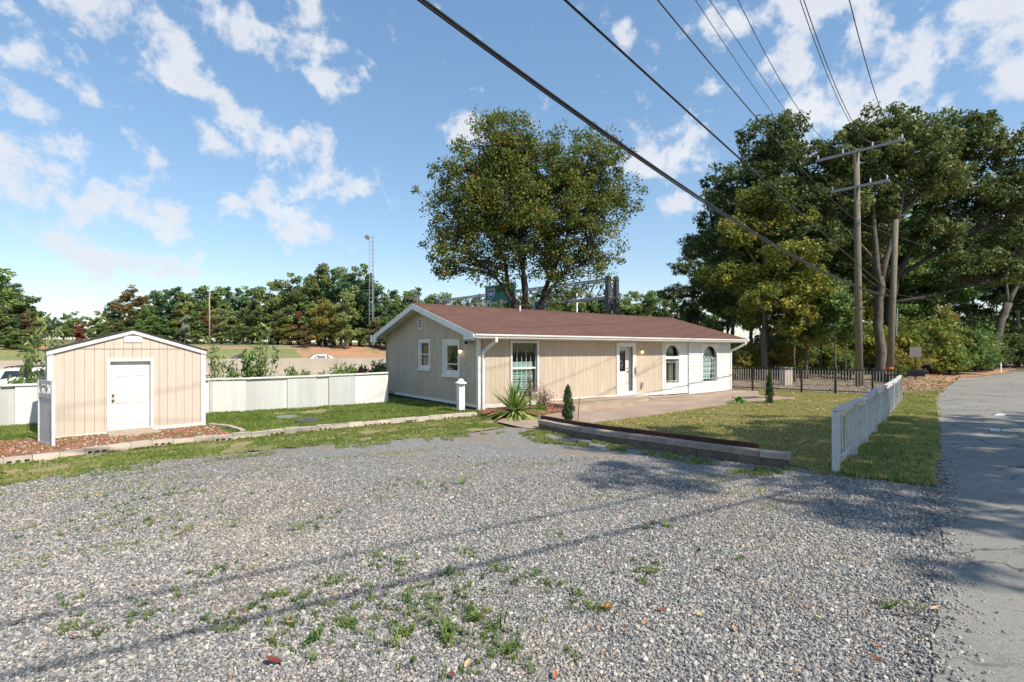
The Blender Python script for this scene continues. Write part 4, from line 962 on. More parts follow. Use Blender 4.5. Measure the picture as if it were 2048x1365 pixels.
def tree_parts(name, stems, ells, nclus, per, lsize, crad, leafm, barkm, seed, up=.25, shell=.55, minz=None, branch=.035, droop=0):
    r = np.random.default_rng(seed+1); mb = MB(); sk = []
    for pts, r0, r1 in stems:
        P = np.array(pts, float); tt = np.linspace(0, 1, len(P)); q = np.linspace(0, 1, 9)
        Q = np.stack([np.interp(q, tt, P[:, i]) for i in range(3)], 1)
        for _ in range(2): Q[1:-1] = (Q[:-2]+2*Q[1:-1]+Q[2:])/4
        Q[1:-1] += r.normal(0, r0*.25, (7, 3))*[1, 1, .3]
        rs = r0+(r1-r0)*q**.8
        if P[0][2] < .3: rs[0] *= 1.35
        mb.tube([tuple(v) for v in Q], list(rs), 9)
        for a in np.linspace(.2, 1, 30):
            sk.append([*[np.interp(a, q, Q[:, i]) for i in range(3)], np.interp(a, q, rs)])
    sk = np.array(sk); Cc = crown_centers(ells, nclus, seed, shell)
    if minz is not None: Cc = Cc[Cc[:, 2] > minz]
    for c in Cc:
        d = np.linalg.norm(sk[:, :3]-c, axis=1)+np.maximum(0, sk[:, 2]-c[2]+.3)*2.0
        i = int(np.argmin(d)); a = sk[i, :3]; L_ = np.linalg.norm(c-a)
        if L_ < .25: continue
        m_ = (a+c)/2+np.array([*(r.normal(0, .06, 2)*L_), .10*L_])
        r0 = min(sk[i, 3]*.6, branch*(.6+.22*L_)); mb.tube([tuple(a), tuple(m_), tuple(c)], [r0, r0*.6, r0*.2], 5, False)
    V, Fq, tone = leaf_quads(Cc, np.full((len(Cc), 3), crad)*r.uniform(.6, 1.4, (len(Cc), 1))*[1, 1, .75], per, lsize, seed+2, up, droop=droop)
    return mb.mesh('trunk', barkm, True), fastmesh('crown', V, Fq, leafm, tone)
def plant_tree(name, label, cat, loc, meshes, rz=0, s=1, group=None, pn=('trunk', 'crown'), sz=None):
    t = thing(name, label, cat, loc, rz, group); t.scale = (s, s, sz or s)
    link(pn[0], meshes[0], t); link(pn[1], meshes[1], t); return t

# the round broadleaf tree behind the bungalow
TY = 33.0
def lx(px): return (px-1050)/F*TY
def lz(py): return H-(py-HY)/F*TY-hf(.8, TY)
g0 = D(1050, 700, TY)
stems = [([(-.3, 0, 0), (-.42, 0, 2.6), (-.48, .1, 5.0), (-1.3, .4, 7.8), (-2.8, .6, 11.5)], .34, .05), ([(.1, 0, 0), (.0, 0, 3.2), (.1, 0, 6), (-.4, -.3, 10), (-.8, -.4, 14.2)], .30, .05),
         ([(.3, .2, 0), (.42, .2, 3.0), (1.0, .3, 6.0), (2.8, .2, 9.4), (3.4, .3, 12.6)], .28, .05), ([(.6, .1, 4.4), (2.0, -.4, 6.6), (3.9, -.8, 8.6)], .15, .03), ([(-.45, 0, 4.6), (-1.8, -.8, 6.8), (-4.2, -1, 8.8)], .14, .03),
         ([(-.2, .5, 3), (-.1, 2.4, 7), (.2, 3.2, 11)], .15, .04)]
ells = [(lx(1010), 0, lz(300), 2.9, 3.0, 2.3), (lx(930), 0, lz(400), 2.9, 3.2, 2.9), (lx(1175), 0, lz(370), 3.0, 3.2, 3.3), (lx(1060), .4, lz(390), 3.6, 4.2, 3.4),
        (lx(935), 0, lz(500), 2.7, 2.8, 2.0), (lx(1150), 0, lz(500), 2.6, 2.8, 2.2), (lx(1225), 0, lz(420), 1.7, 2, 1.9), (lx(1000), -.3, lz(265), 1.9, 1.8, 1.4), (lx(1190), 0, lz(300), 1.7, 1.8, 1.5), (lx(890), 0, lz(470), 1.4, 1.4, 1.8),
        (lx(1120), 0, lz(570), 1.6, 1.6, 1.0), (lx(985), 0, lz(560), 1.3, 1.4, .8), (lx(1030), -.2, lz(608), 1.5, 1.2, .6), (lx(1055), 0, lz(440), 4.6, 4.4, 3.0), (lx(905), .1, lz(535), 1.6, 2, 1.0), (lx(1075), .3, lz(320), 3.0, 3.2, 2.0), (lx(1185), 0, lz(540), 1.6, 1.8, 1.2), (lx(960), 0, lz(350), 2.8, 3, 2.2), (lx(1235), 0, lz(395), 1.5, 2, 1.6), (lx(1200), 0, lz(500), 1.7, 2, 1.6), (lx(1030), .4, lz(520), 3.6, 3, 1.2), (lx(1075), 0, lz(600), 1.3, 1.2, .6)]
tm_ = tree_parts('maple', stems, ells, 1350, 70, .165, .56, 'leaf_maple', 'bark_dark', 11, up=.2, shell=.25)
plant_tree('broadleaf_tree', 'large round-crowned olive-green tree with several stems rising behind the bungalow', 'tree', (g0[0], TY, hf(g0[0], TY)), tm_)

# tall wood beyond the black fence
def prop_oak(seed, leafm='leaf_oak', Ht=17, spread=5.5, per=58, n=620, bark='bark_grey', z0=.28, lean=0, ls=.215):
    r = np.random.default_rng(seed); st_ = [([(0, 0, 0), (r.normal(0, .2), r.normal(0, .2), Ht*.25), (lean*.5+r.normal(0, .4), r.normal(0, .4), Ht*.55), (lean, r.normal(0, .5), Ht*.93)], .23, .04)]
    ells_ = []
    for i in range(9):
        a = i*2.4+r.uniform(0, 1); zz = Ht*(z0+.06+(.93-z0)*(i+.5)/9*.92); rr = spread*(1-.55*abs((i+.5)/9-.42)**1.3*1.6)*.62
        ells_.append((lean*zz/Ht+math.cos(a)*rr*.75, math.sin(a)*rr*.75, zz, rr*.8, rr*.8, Ht*.07))
        st_.append(([(lean*zz/Ht*.6, 0, zz*.66), (math.cos(a)*rr*.4+lean*zz/Ht*.8, math.sin(a)*rr*.4, zz*.86), (lean*zz/Ht+math.cos(a)*rr, math.sin(a)*rr, zz*1.02)], .11, .02))
    ells_.append((lean, 0, Ht*.93, spread*.42, spread*.42, Ht*.08))
    return tree_parts('oak', st_, ells_, n, per, ls, .46, leafm, bark, seed, shell=.45)
oakA, oakB, oakC = prop_oak(21), prop_oak(22, Ht=18, spread=6.2, lean=1.2), prop_oak(23, 'leaf_green', Ht=14, spread=4.6, z0=.22)
oakY = prop_oak(24, 'leaf_yellow', Ht=12, spread=4.2, n=420, z0=.25, per=52)
def at(px, Y): x_ = (px-CX)/F*Y; return (x_, Y, hf(x_, Y))
plant_tree('oak_tree', 'dark green oak with twin brown trunks left in the wood beyond the steel fence', 'tree', at(1541, 35), oakA, .4, 1.0)
plant_tree('oak_tree', 'tall dark oak whose top pokes above the yellow-green tree beside the bungalow', 'tree', at(1590, 40), oakB, 2.6, .95)
plant_tree('oak_tree', 'dark oak with low boughs at the bungalow end of the wood', 'tree', at(1462, 41), oakA, 3.0, .85)
plant_tree('yellowing_tree', 'yellow-green autumn tree standing before the dark oaks near the bungalow', 'tree', at(1528, 32.5), oakY, 1.0, 1.0)
plant_tree('yellowing_tree', 'lower yellow-leaved tree between the twin-trunk oak and the utility pole', 'tree', at(1612, 33), oakY, 4.0, .62)
# forked light trunk
stf = [([(0, 0, 0), (.05, 0, 3.5), (.1, 0, 6.4)], .30, .22), ([(.08, 0, 5.9), (-.25, 0, 9), (-.5, .2, 12.5), (-.6, 0, 15.5)], .20, .05), ([(.12, 0, 6.0), (.8, -.1, 9), (1.5, -.2, 12), (1.9, 0, 15)], .20, .05), ([(.1, 0, 7), (-1.6, .3, 9.2), (-2.8, .3, 10.4)], .1, .03), ([(.9, 0, 9.5), (2.6, .4, 11.3), (3.6, .6, 12.6)], .1, .03)]
elf = [(-1.2, 0, 13.8, 2.2, 2.4, 2.0), (1.8, 0, 14.2, 2.3, 2.4, 2.1), (.4, .6, 15.6, 1.8, 2, 1.4), (-2.4, 0, 11.2, 1.8, 1.8, 1.3), (3.3, 0, 12.4, 1.6, 1.8, 1.2), (.5, 1, 11.5, 2.4, 2, 1.5), (0, 1.5, 9, 2.2, 1.5, 1.2)]
fork = tree_parts('fork', stf, elf, 480, 58, .21, .46, 'leaf_oak', 'bark_grey', 41, shell=.3)
plant_tree('forked_oak', 'oak with a pale forked trunk standing between the two utility poles', 'tree', at(1757, 32.0), fork, 0, 1.0)
# wide oak to the right with limbs fanning to the road
stw = [([(0, 0, 0), (.1, 0, 4), (.5, 0, 7)], .36, .24), ([(.4, 0, 6), (2.2, 0, 9.2), (3.6, .2, 12.5), (4.2, 0, 15.5)], .20, .04), ([(.4, 0, 6.2), (3.4, -.3, 8), (6.4, -.4, 10.2), (8.2, -.3, 12.2)], .17, .03), ([(.4, 0, 6.6), (.6, .2, 10), (1.1, .2, 14.5)], .18, .04), ([(.2, 0, 4.6), (3.4, -.5, 5.2), (6.5, -.6, 6.1)], .13, .03), ([(.2, 0, 5), (-2.2, .4, 7), (-3.5, .5, 9)], .12, .03)]
elw = [(4.2, 0, 15.2, 2.4, 2.4, 1.8), (6.9, 0, 14.4, 2.3, 2.3, 1.9), (8.6, 0, 12.0, 1.9, 2.2, 1.8), (2.6, 0, 12.6, 2.6, 2.6, 2.0), (5.8, 0, 11.2, 2.4, 2.6, 1.5), (8.4, 0, 9.2, 1.8, 2, 1.3), (5.5, -.4, 7.0, 2.6, 2.0, 1.0), (2.6, -.2, 8.9, 2.0, 2.2, 1.3), (.5, .2, 15.4, 1.8, 2, 1.6), (-2.6, .4, 9.4, 1.8, 2, 1.4), (7.6, -.4, 6.6, 1.6, 1.6, .8)]
wide = tree_parts('wide', stw, elw, 820, 58, .215, .46, 'leaf_oak', 'bark_dark', 43, shell=.3)
plant_tree('wide_oak', 'big dark green oak with long limbs reaching towards the road bend', 'tree', at(1776, 36.0), wide, 0, 1.06)
stl = [([(0, 0, 0), (.8, 0, 2.5), (1.8, 0, 5.4)], .36, .26), ([(1.7, 0, 5.2), (3.2, .1, 8.6), (4.4, .2, 12)], .2, .05), ([(1.7, 0, 5.2), (1.5, 0, 8), (1.0, .2, 11)], .15, .04)]
ell_ = [(4.0, 0, 11.5, 2.4, 2.4, 2.0), (1.0, 0, 10.6, 2.2, 2.2, 1.8), (-1.2, 0, 9.2, 1.7, 1.8, 1.3), (5.4, 0, 8.2, 2.2, 2, 1.5), (2.6, .2, 8.8, 1.6, 1.7, 1.0)]
leant = tree_parts('lean', stl, ell_, 420, 58, .24, .5, 'leaf_oak', 'bark_grey', 44, shell=.3)
plant_tree('leaning_oak', 'oak with a thick trunk leaning towards the road bend', 'tree', at(1972, 46.5), leant, 0, 1.12)
for (px, Y, ms_, rz, s_) in ((1395, 52, oakA, 1, .72), (1500, 54, oakC, .3, 1.0), (1455, 56, oakC, 2.3, .85), (1625, 47, oakB, 5, .9), (1668, 43, oakA, 2.2, .98), (1745, 50, oakC, 4, 1.15), (1800, 53, oakA, 4.4, .8), (1850, 50, oakC, .9, 1.1), (1945, 58, oakA, .2, .9), (2040, 58, oakC, 2, 1.15), (2090, 52, oakB, 1, 1.0), (2110, 62, oakA, 5, 1.0)):
    plant_tree('oak_tree', 'green oak in the back rows of the wood by the road bend', 'tree', at(px, Y), ms_, rz, s_, 'back rows of the wood')
# understory
def bush_parts(seed, leafm, Ht=2.4, sp=1.5, n=95, per=46, ls=.16):
    r = np.random.default_rng(seed); st_ = []; el_ = []
    for i in range(6):
        a = r.uniform(0, 6.28); q = r.uniform(.2, .8)*sp; st_.append(([(0, 0, 0), (math.cos(a)*q*.5, math.sin(a)*q*.5, Ht*.45), (math.cos(a)*q, math.sin(a)*q, Ht*r.uniform(.7, 1))], .03, .008))
        el_.append((math.cos(a)*q*.7, math.sin(a)*q*.7, Ht*r.uniform(.35, .8), sp*.5, sp*.5, Ht*.25))
    return tree_parts('bush', st_, el_, n, per, ls, .34, leafm, 'bark_grey', seed, shell=.3, minz=.15, branch=.012)
bY, bG, bO, bD = bush_parts(51, 'leaf_yellow'), bush_parts(52, 'leaf_green'), bush_parts(53, 'leaf_gold'), bush_parts(54, 'leaf_oak', 2.8, 1.6)
BLAB = {'Y': ('yellow-green leafy bush in the undergrowth along the wood edge', bY), 'G': ('mid green leafy bush in the undergrowth along the wood edge', bG), 'O': ('golden autumn bush in the undergrowth along the wood edge', bO), 'D': ('dark green bush in the shaded undergrowth of the wood', bD)}
r_ = random.Random(5)
for (px, Y, kd, s_) in ((1478, 33, 'O', .8), (1500, 34, 'Y', .9), (1560, 34.5, 'O', .8), (1590, 36, 'Y', 1.0), (1640, 36, 'G', 1.0), (1668, 35, 'Y', .9), (1690, 36, 'Y', 1.2), (1735, 36, 'Y', 1.4), (1765, 35, 'O', .9), (1790, 37, 'Y', 1.5), (1800, 38.5, 'G', 1.7),
        (1825, 38, 'Y', 1.2), (1845, 39, 'O', .9), (1862, 40, 'Y', 1.5), (1880, 41, 'G', 1.6), (1900, 42, 'Y', 1.4), (1915, 43, 'G', 1.5), (1935, 45, 'Y', 1.3), (1950, 46, 'G', 1.4), (1968, 47.5, 'D', 1.2), (1990, 49, 'D', 1.4), (2010, 50, 'D', 1.4), (2030, 50, 'D', 1.3), (2050, 51, 'D', 1.5), (2075, 51, 'G', 1.4), (1405, 44, 'Y', 1.6), (1440, 42, 'G', 1.4), (1380, 46, 'G', 1.5), (1360, 48, 'Y', 1.5),
        (1640, 42, 'D', 1.5), (1600, 43, 'D', 1.4), (1545, 44, 'D', 1.4), (1680, 42, 'D', 1.5), (1720, 43, 'D', 1.6), (1760, 44, 'D', 1.6), (1700, 33, 'G', .7), (1812, 33.5, 'O', .5), (1840, 35.5, 'O', .5), (1795, 31, 'Y', .45), (1868, 44, 'Y', 1.9), (1625, 38, 'D', 1.3), (1575, 38, 'G', 1.2), (1660, 39, 'G', 1.4), (1700, 39, 'D', 1.4), (1740, 39, 'G', 1.4), (1520, 38, 'G', 1.2), (1485, 37, 'Y', 1.1), (2020, 56, 'D', 1.9), (1985, 54, 'D', 1.9), (2055, 57, 'D', 2.0), (1950, 54, 'G', 1.9), (1820, 43, 'Y', 1.9), (1910, 48, 'G', 1.9)):
    plant_tree('bush', BLAB[kd][0], 'bush', at(px, Y), BLAB[kd][1], r_.uniform(0, 6.28), s_*r_.uniform(.9, 1.1), BLAB[kd][0].replace(' in the', 's in the').replace('bushs', 'bushes'), ('stems', 'leaves'))
sapm = {}
for kk, lm in (('thin', 'leaf_green'), ('gold', 'leaf_yellow')):
    sapm[kk] = tree_parts('sap', [([(0, 0, 0), (.1, 0, 2.2), (-.05, .1, 4.6), (.1, 0, 6.6)], .07, .02)], [(0, 0, 5.4, 1.1, 1.1, 1.1), (.4, 0, 3.9, 1.0, 1, .8), (-.5, 0, 4.6, .9, .9, .7)], 70, 40, .22, .4, lm, 'bark_grey', 61, shell=.2, branch=.014)
for (px, Y, kk, s_) in ((1590, 31.5, 'gold', .9), (1672, 31, 'thin', .95), (1690, 32, 'thin', .8), (1640, 34, 'thin', .9), (1655, 38, 'thin', 1.1), (1706, 38, 'gold', 1.0), (1893, 46, 'gold', .9)):
    plant_tree('sapling', 'slim sapling with a bare pale stem in the wood beyond the steel fence', 'tree', at(px, Y), sapm[kk], r_.uniform(0, 6), s_, 'slim saplings of the wood')

# far forest across the highway
def far_tree(seed, leafm, Ht=12, sp=4.2, n=110, per=44, ls=.42, z0=.18, cone=0):
    r = np.random.default_rng(seed); el_ = []; st_ = [([(0, 0, 0), (r.normal(0, .2), 0, Ht*.5), (r.normal(0, .3), 0, Ht*.92)], .2, .04)]
    for i in range(8):
        f_ = (i+.5)/8; zz = Ht*(z0+(1-z0)*f_*.93); rr = sp*((1-f_*.85) if cone else math.sin(math.pi*(.18+.72*f_))**.8)*.5; a = i*2.4
        el_.append((math.cos(a)*rr*.7, math.sin(a)*rr*.7, zz, rr*.8, rr*.8, Ht*.08))
    return tree_parts('far', st_, el_, n, per, ls, .62, leafm, 'bark_grey', seed, shell=.4, branch=.03)
FK = {'green': ('mid green tree in the wood across the highway', far_tree(71, 'leaf_green')), 'light': ('light green tree in the wood across the highway', far_tree(72, 'leaf_light')),
      'rust': ('rust-brown autumn tree in the wood across the highway', far_tree(73, 'leaf_rust')), 'gold': ('golden-yellow tree in the wood across the highway', far_tree(74, 'leaf_gold')),
      'pine': ('dark evergreen tree in the wood across the highway', far_tree(75, 'leaf_pine', 13, 4.0, 110, z0=.3)), 'red': ('dull red tree low in the wood across the highway', far_tree(76, 'leaf_red')),
      'oak': ('deep green broadleaf tree in the wood across the highway', far_tree(77, 'leaf_far')), 'pale': ('pale thin-leaved tree in the wood across the highway', far_tree(78, 'leaf_pale', 12, 3.2, 50, 26, .45))}
prof = [(-120, 540), (0, 528), (30, 560), (60, 590), (85, 628), (110, 636), (150, 622), (190, 634), (215, 610), (235, 590), (262, 575), (300, 580), (340, 568), (380, 574), (420, 566), (455, 572), (500, 570), (545, 560), (580, 550), (620, 548), (640, 530), (665, 527), (700, 536), (725, 524), (745, 545), (755, 590), (780, 584), (830, 574), (845, 590), (880, 586), (920, 592), (960, 590), (1000, 598), (1060, 590), (1100, 566), (1150, 568), (1200, 578), (1260, 575), (1300, 566), (1330, 584), (1370, 596), (1420, 600)]
ppx, ppy = zip(*prof); nf = 0
def far(px, ytop, Y, kd, wid=1.0):
    x_, _, z_ = at(px, Y); h_ = H-(ytop-HY)/F*Y-z_; base = 13. if kd == 'pine' else 12.
    s_ = h_/base; t = plant_tree('forest_tree', FK[kd][0], 'tree', (x_, Y, z_-.1), FK[kd][1], r_.uniform(0, 6.28), s_*wid*(.85 if h_ > 14 else 1.0), FK[kd][0].replace(' tree', ' trees'), sz=s_)
px = -130
while px < 1430:
    yt = float(np.interp(px, ppx, ppy))+r_.uniform(-6, 10); big = px < 70 or 80 < px < 190
    Y = (70 if px < 70 else 125 if px < 195 else 92)+r_.uniform(-5, 6)
    if px > 900: Y = 88+r_.uniform(-6, 6)
    kd = r_.choices(['green', 'light', 'rust', 'pine', 'oak', 'gold'], [4, 3, .25, 1.6, 3.4, .25])[0]
    if px < 40: kd = r_.choice(['gold', 'green', 'pine'])
    far(px, yt, Y, kd, r_.uniform(.9, 1.25)); px += r_.uniform(13, 24)
px = -130
while px < 1430:
    yt = float(np.interp(px, ppx, ppy)); yt = yt+(690-yt)*r_.uniform(.28, .52)
    Y = (64 if px < 70 else 110 if px < 195 else 86)+r_.uniform(-3, 3)
    far(px, yt, Y, r_.choices(['green', 'light', 'rust', 'gold', 'oak', 'red', 'pine'], [4, 3.4, .35, .5, 2.8, .12, .6])[0], r_.uniform(1.1, 1.6)); px += r_.uniform(17, 30)
px = -130
while px < 1430:
    far(px, r_.uniform(640, 662), (60 if px < 70 else 100 if px < 195 else 82)+r_.uniform(-2, 2), r_.choices(['green', 'light', 'gold', 'oak', 'rust'], [4, 3, .5, 3, .3])[0], r_.uniform(1.5, 2.2)); px += r_.uniform(22, 36)
far(690, 578, 79, 'light', 1.0); far(645, 592, 79, 'gold', 1.1); far(612, 645, 77, 'rust', 1.2); far(600, 618, 84, 'red', 1.0); far(370, 620, 80, 'pale', 1.0); far(832, 572, 84, 'pale', .9); far(775, 572, 88, 'pale', .8); far(160, 640, 70, 'red', 1.0)

# shade trees on the far side of the road, out of the picture to the right
shadeA, shadeB = prop_oak(25, n=420, per=54, spread=6.4, Ht=17.5, z0=.30, ls=.25), prop_oak(26, n=270, per=52, spread=6.0, Ht=15, z0=.28, ls=.25)
for (x_, y_, ms_, rz, s_, nm) in ((16.4, 1.1, shadeA, 1.0, 1.0, 'nearer the gravel lot'), (19.6, 4.7, shadeB, 2.0, 1.0, 'further along the road'), (22.6, 6.6, shadeB, 4.2, .85, 'furthest along the road')):
    plant_tree('roadside_oak', 'oak shading the road from its far side, '+nm, 'tree', (x_, y_, 0), ms_, rz, s_)

# ------------------------------------------------------------------ shrubs and plants
def yucca(label, loc, s):
    V = []; Fs = []; tn_ = []; r = random.Random(3)
    for i in range(250):
        a = r.uniform(0, 6.283); e = math.radians(r.choice([r.uniform(5, 40), r.uniform(25, 85)])); L_ = r.uniform(.65, 1.0); w_ = r.uniform(.018, .03); k = len(V)
        dx_, dy_ = math.cos(a), math.sin(a); lo_ = i > 140
        if lo_: e = math.radians(r.uniform(-8, 18))
        for j in range(5):
            f_ = j/4; rr = L_*f_*math.cos(e); zz = .14+L_*f_*math.sin(e)-(.22 if lo_ else .10)*f_*f_*math.cos(e); ww = w_*(1-f_**2.2)*(1 if j else .6)+.001
            V += [(dx_*rr-dy_*ww, dy_*rr+dx_*ww, zz), (dx_*rr+dy_*ww, dy_*rr-dx_*ww, zz)]
        for j in range(4): Fs.append((k+2*j, k+2*j+1, k+2*j+3, k+2*j+2)); tn_.append(min(1, max(0, r.gauss(.8 if lo_ else .45, .2))))
    t = thing('yucca_plant', label, 'plant', loc); t.scale = (s, s, s)
    link('leaves', fastmesh('leaves', V, Fs, 'leaf_yucca', tn_), t); part('stem', MB().lathe([(.1, -.05), (.09, .1), (.05, .2)], 10), 'old_wood', t); return t
x_, y_ = G(1030, 836); yucca('big spiky yucca with yellow-green sword leaves at the bungalow corner', (x_, y_, hf(x_, y_)), 1.32)
x_, y_ = G(1078, 826); yucca('smaller spiky plant pressed between big yucca and window', (x_, y_, hf(x_, y_)), .55)
def cypress(label, loc, Ht, rad, top, seed, leafm):
    r = np.random.default_rng(seed); n = 300; zz = r.random(n)**.9; rr = rad*np.where(zz < .15, .7+zz*2, np.minimum(1, (1.06-zz)*top)); a = r.random(n)*6.283
    Cc = np.stack([np.cos(a)*rr*r.random(n)**.4, np.sin(a)*rr*r.random(n)**.4, .04+zz*Ht], 1)
    V, Fq, tone = leaf_quads(Cc, np.full((n, 3), .05)*[1, 1, 1.6], 16, .055, seed, 0, .35)
    t = thing('columnar_shrub', label, 'shrub', loc); link('foliage', fastmesh('foliage', V, Fq, leafm, tone), t); part('stem', MB().tube([(0, 0, -.05), (.01, 0, Ht*.6)], [.022, .008], 7), 'bark_dark', t)
x_, y_ = G(1136, 845); cypress('short columnar dark green shrub by the start of the walkway', (x_, y_, hf(x_, y_)), 1.0, .15, 2.2, 81, 'leaf_cypress')
x_, y_ = G(1539, 809); cypress('slim young conifer on the front lawn near the steel fence', (x_, y_, hf(x_, y_)), 1.25, .15, 1.3, 82, 'leaf_cypress')
pb = bush_parts(83, 'leaf_pinkbush', .95, .55, 55, 17, .055)
x_, y_ = G(1092, 824); plant_tree('flowering_bush', 'loose bush with pink and cream flowers beside the yucca', 'bush', (x_, y_, hf(x_, y_)), pb, 0, .95, None, ('stems', 'flowers'))
vb = bush_parts(84, 'leaf_rust', 1.5, .3, 26, 16, .06)
x_, y_ = G(1060, 822); plant_tree('thin_shrub', 'thin reddish-brown shrub climbing before the tall front window', 'shrub', (x_, y_, hf(x_, y_)), vb, 0, 1.0, None, ('stems', 'leaves'))
# hosta
def leafy(label, loc, s, mat, n, seed, name='leafy_plant'):
    r = random.Random(seed); t = thing(name, label, 'plant', loc); mb = MB()
    for i in range(n):
        a = r.uniform(0, 6.283); e = r.uniform(.25, 1.1); L_ = r.uniform(.18, .34); w_ = L_*.36; dx_, dy_ = math.cos(a), math.sin(a)
        pts = []
        for f_, ww in ((0, .08), (.35, 1), (.7, .85), (1, .05)):
            rr = L_*f_*math.cos(e)+.03; zz = .03+L_*f_*math.sin(e)-.12*f_*f_; pts += [(dx_*rr-dy_*w_*ww/2, dy_*rr+dx_*w_*ww/2, zz+.02), (dx_*rr+dy_*w_*ww/2, dy_*rr-dx_*w_*ww/2, zz+.02)]
        m_ = MB().add(pts, [(0,1,3,2),(2,3,5,4),(4,5,7,6)])
        part('leaf', m_, mat, t, True)
    t.scale = (s, s, s); return t
x_, y_ = G(1478, 808); leafy('low broad-leaved green plant at the lawn edge of the walkway', (x_, y_, hf(x_, y_)), 1.5, 'hosta', 46, 4)
# rough growth behind the white screen
def tall_weed(seed, leafm, Ht, n=26, per=16, ls=.26, sp=.5):
    r = np.random.default_rng(seed); st_ = []; C_ = []
    for i in range(4):
        a = r.uniform(0, 6.28); b0 = r.uniform(0, .12); h_ = Ht*r.uniform(.55, 1); q = r.uniform(.1, sp)
        pts = [(math.cos(a)*b0, math.sin(a)*b0, 0), (math.cos(a)*q*.5, math.sin(a)*q*.5, h_*.5), (math.cos(a)*q, math.sin(a)*q, h_)]; st_.append((pts, .022, .006))
        P = np.array(pts)
        for f_ in np.linspace(.3, 1, n//4): C_.append([np.interp(f_, [0, .5, 1], P[:, k]) for k in range(3)])
    mb = MB()
    for pts, a0, a1 in st_: mb.tube(pts, [a0, (a0+a1)/2, a1], 5)
    C_ = np.array(C_); V, Fq, tone = leaf_quads(C_, np.full((len(C_), 3), .24), per, ls, seed, .2, .32, droop=.8)
    return mb.mesh('stems', 'bark_grey', True), fastmesh('leaves', V, Fq, leafm, tone)
tw1, tw2, tw3, tw4 = tall_weed(91, 'leaf_light', 3.0, 26, 9), tall_weed(92, 'leaf_light', 1.9), tall_weed(93, 'leaf_green', 1.7), tall_weed(94, 'leaf_red', 1.3)
for i, (px, Y, ms_, s_, lb) in enumerate(((58, 21.5, tw1, 1.15, 0), (100, 21, tw1, 1.3, 0), (428, 22, tw1, .95, 0), (528, 23, tw1, 1.15, 0), (476, 23, tw3, .95, 1), (505, 23.2, tw3, 1.2, 1),
        (560, 23, tw2, .7, 1), (580, 23.5, tw2, .85, 1), (605, 23.5, tw2, .8, 1), (595, 24, tw3, .8, 1), (625, 24, tw2, .72, 1), (655, 24, tw3, .75, 1), (672, 24.5, tw2, .8, 1), (690, 24.5, tw3, .85, 1), (712, 24.5, tw2, .95, 1), (725, 24.7, tw4, 1.1, 2), (740, 25, tw3, .85, 1), (756, 25, tw2, .95, 1), (768, 25.5, tw3, .9, 1), (735, 24.2, tw4, .9, 2), (30, 19.2, tw3, .7, 1), (8, 19, tw2, .65, 1), (55, 19.5, tw3, .7, 1))):
    L3 = (('tall leafy ailanthus-like sapling behind the white board screen', 'tall saplings behind the screen'), ('green weedy shrub growing just behind the white board screen', 'weedy shrubs behind the screen'), ('reddish weedy shrub behind the screen near the gable', 'reddish shrubs behind the screen'))[lb]
    plant_tree('weed_sapling' if lb == 0 else 'weedy_shrub', L3[0], 'shrub', at(px, Y), ms_, i*1.3, s_, L3[1], ('stems', 'leaves'))

# ------------------------------------------------------------------ highway behind
qn = np.array([-.527, .85]); qt = np.array([.85, .527]); q0 = np.array([-5.07, 21.3])
def Q(t, q): v = q0+qt*t+qn*q; return (float(v[0]), float(v[1]))
def qsheet(nm, q_a, q_b, mat, zo, t0=-150, t1=14):
    vs = []; n_ = 40
    for i in range(n_+1):
        t = t0+(t1-t0)*i/n_
        for q_ in np.linspace(q_a, q_b, 5): x_, y_ = Q(t, q_); vs.append((x_, y_, hf(x_, y_)+zo))
    o_ = link(nm, MB().add(vs, [(i*5+j, (i+1)*5+j, (i+1)*5+j+1, i*5+j+1) for i in range(n_) for j in range(4)]).mesh(nm, mat)); o_['kind'] = 'structure'
qsheet('highway', 12, 32, 'highway', .05); qsheet('far_carriageway', 37.2, 45, 'highway', .05)
qsheet('clay_bank', 45.2, 62, 'clay', .06, -150, 25); qsheet('far_verge', 51, 78, 'far_grass', .12, -150, 6); qsheet('far_verge', 45.4, 50, 'far_grass', .12, 6, 25)
qsheet('clay_mound', 62.2, 74, 'clay', .06, 6, 25)
cb = thing('highway_barrier', 'long tan concrete barrier wall along the highway', 'barrier')
for i in range(30):
    t = -120+i*4.5; a_, b_ = Q(t, 34.0), Q(t+4.48, 34.0); z_ = hf(*Q(t, 31))
    m_ = MB(); m_.bar((a_[0], a_[1], z_+.95), (b_[0], b_[1], z_+.95), .35, 1.9)
    part('panel', m_, 'barrier', cb); m2 = MB().bar((a_[0], a_[1], z_+.25), (b_[0], b_[1], z_+.25), .8, .5); part('footing', m2, 'barrier', cb)
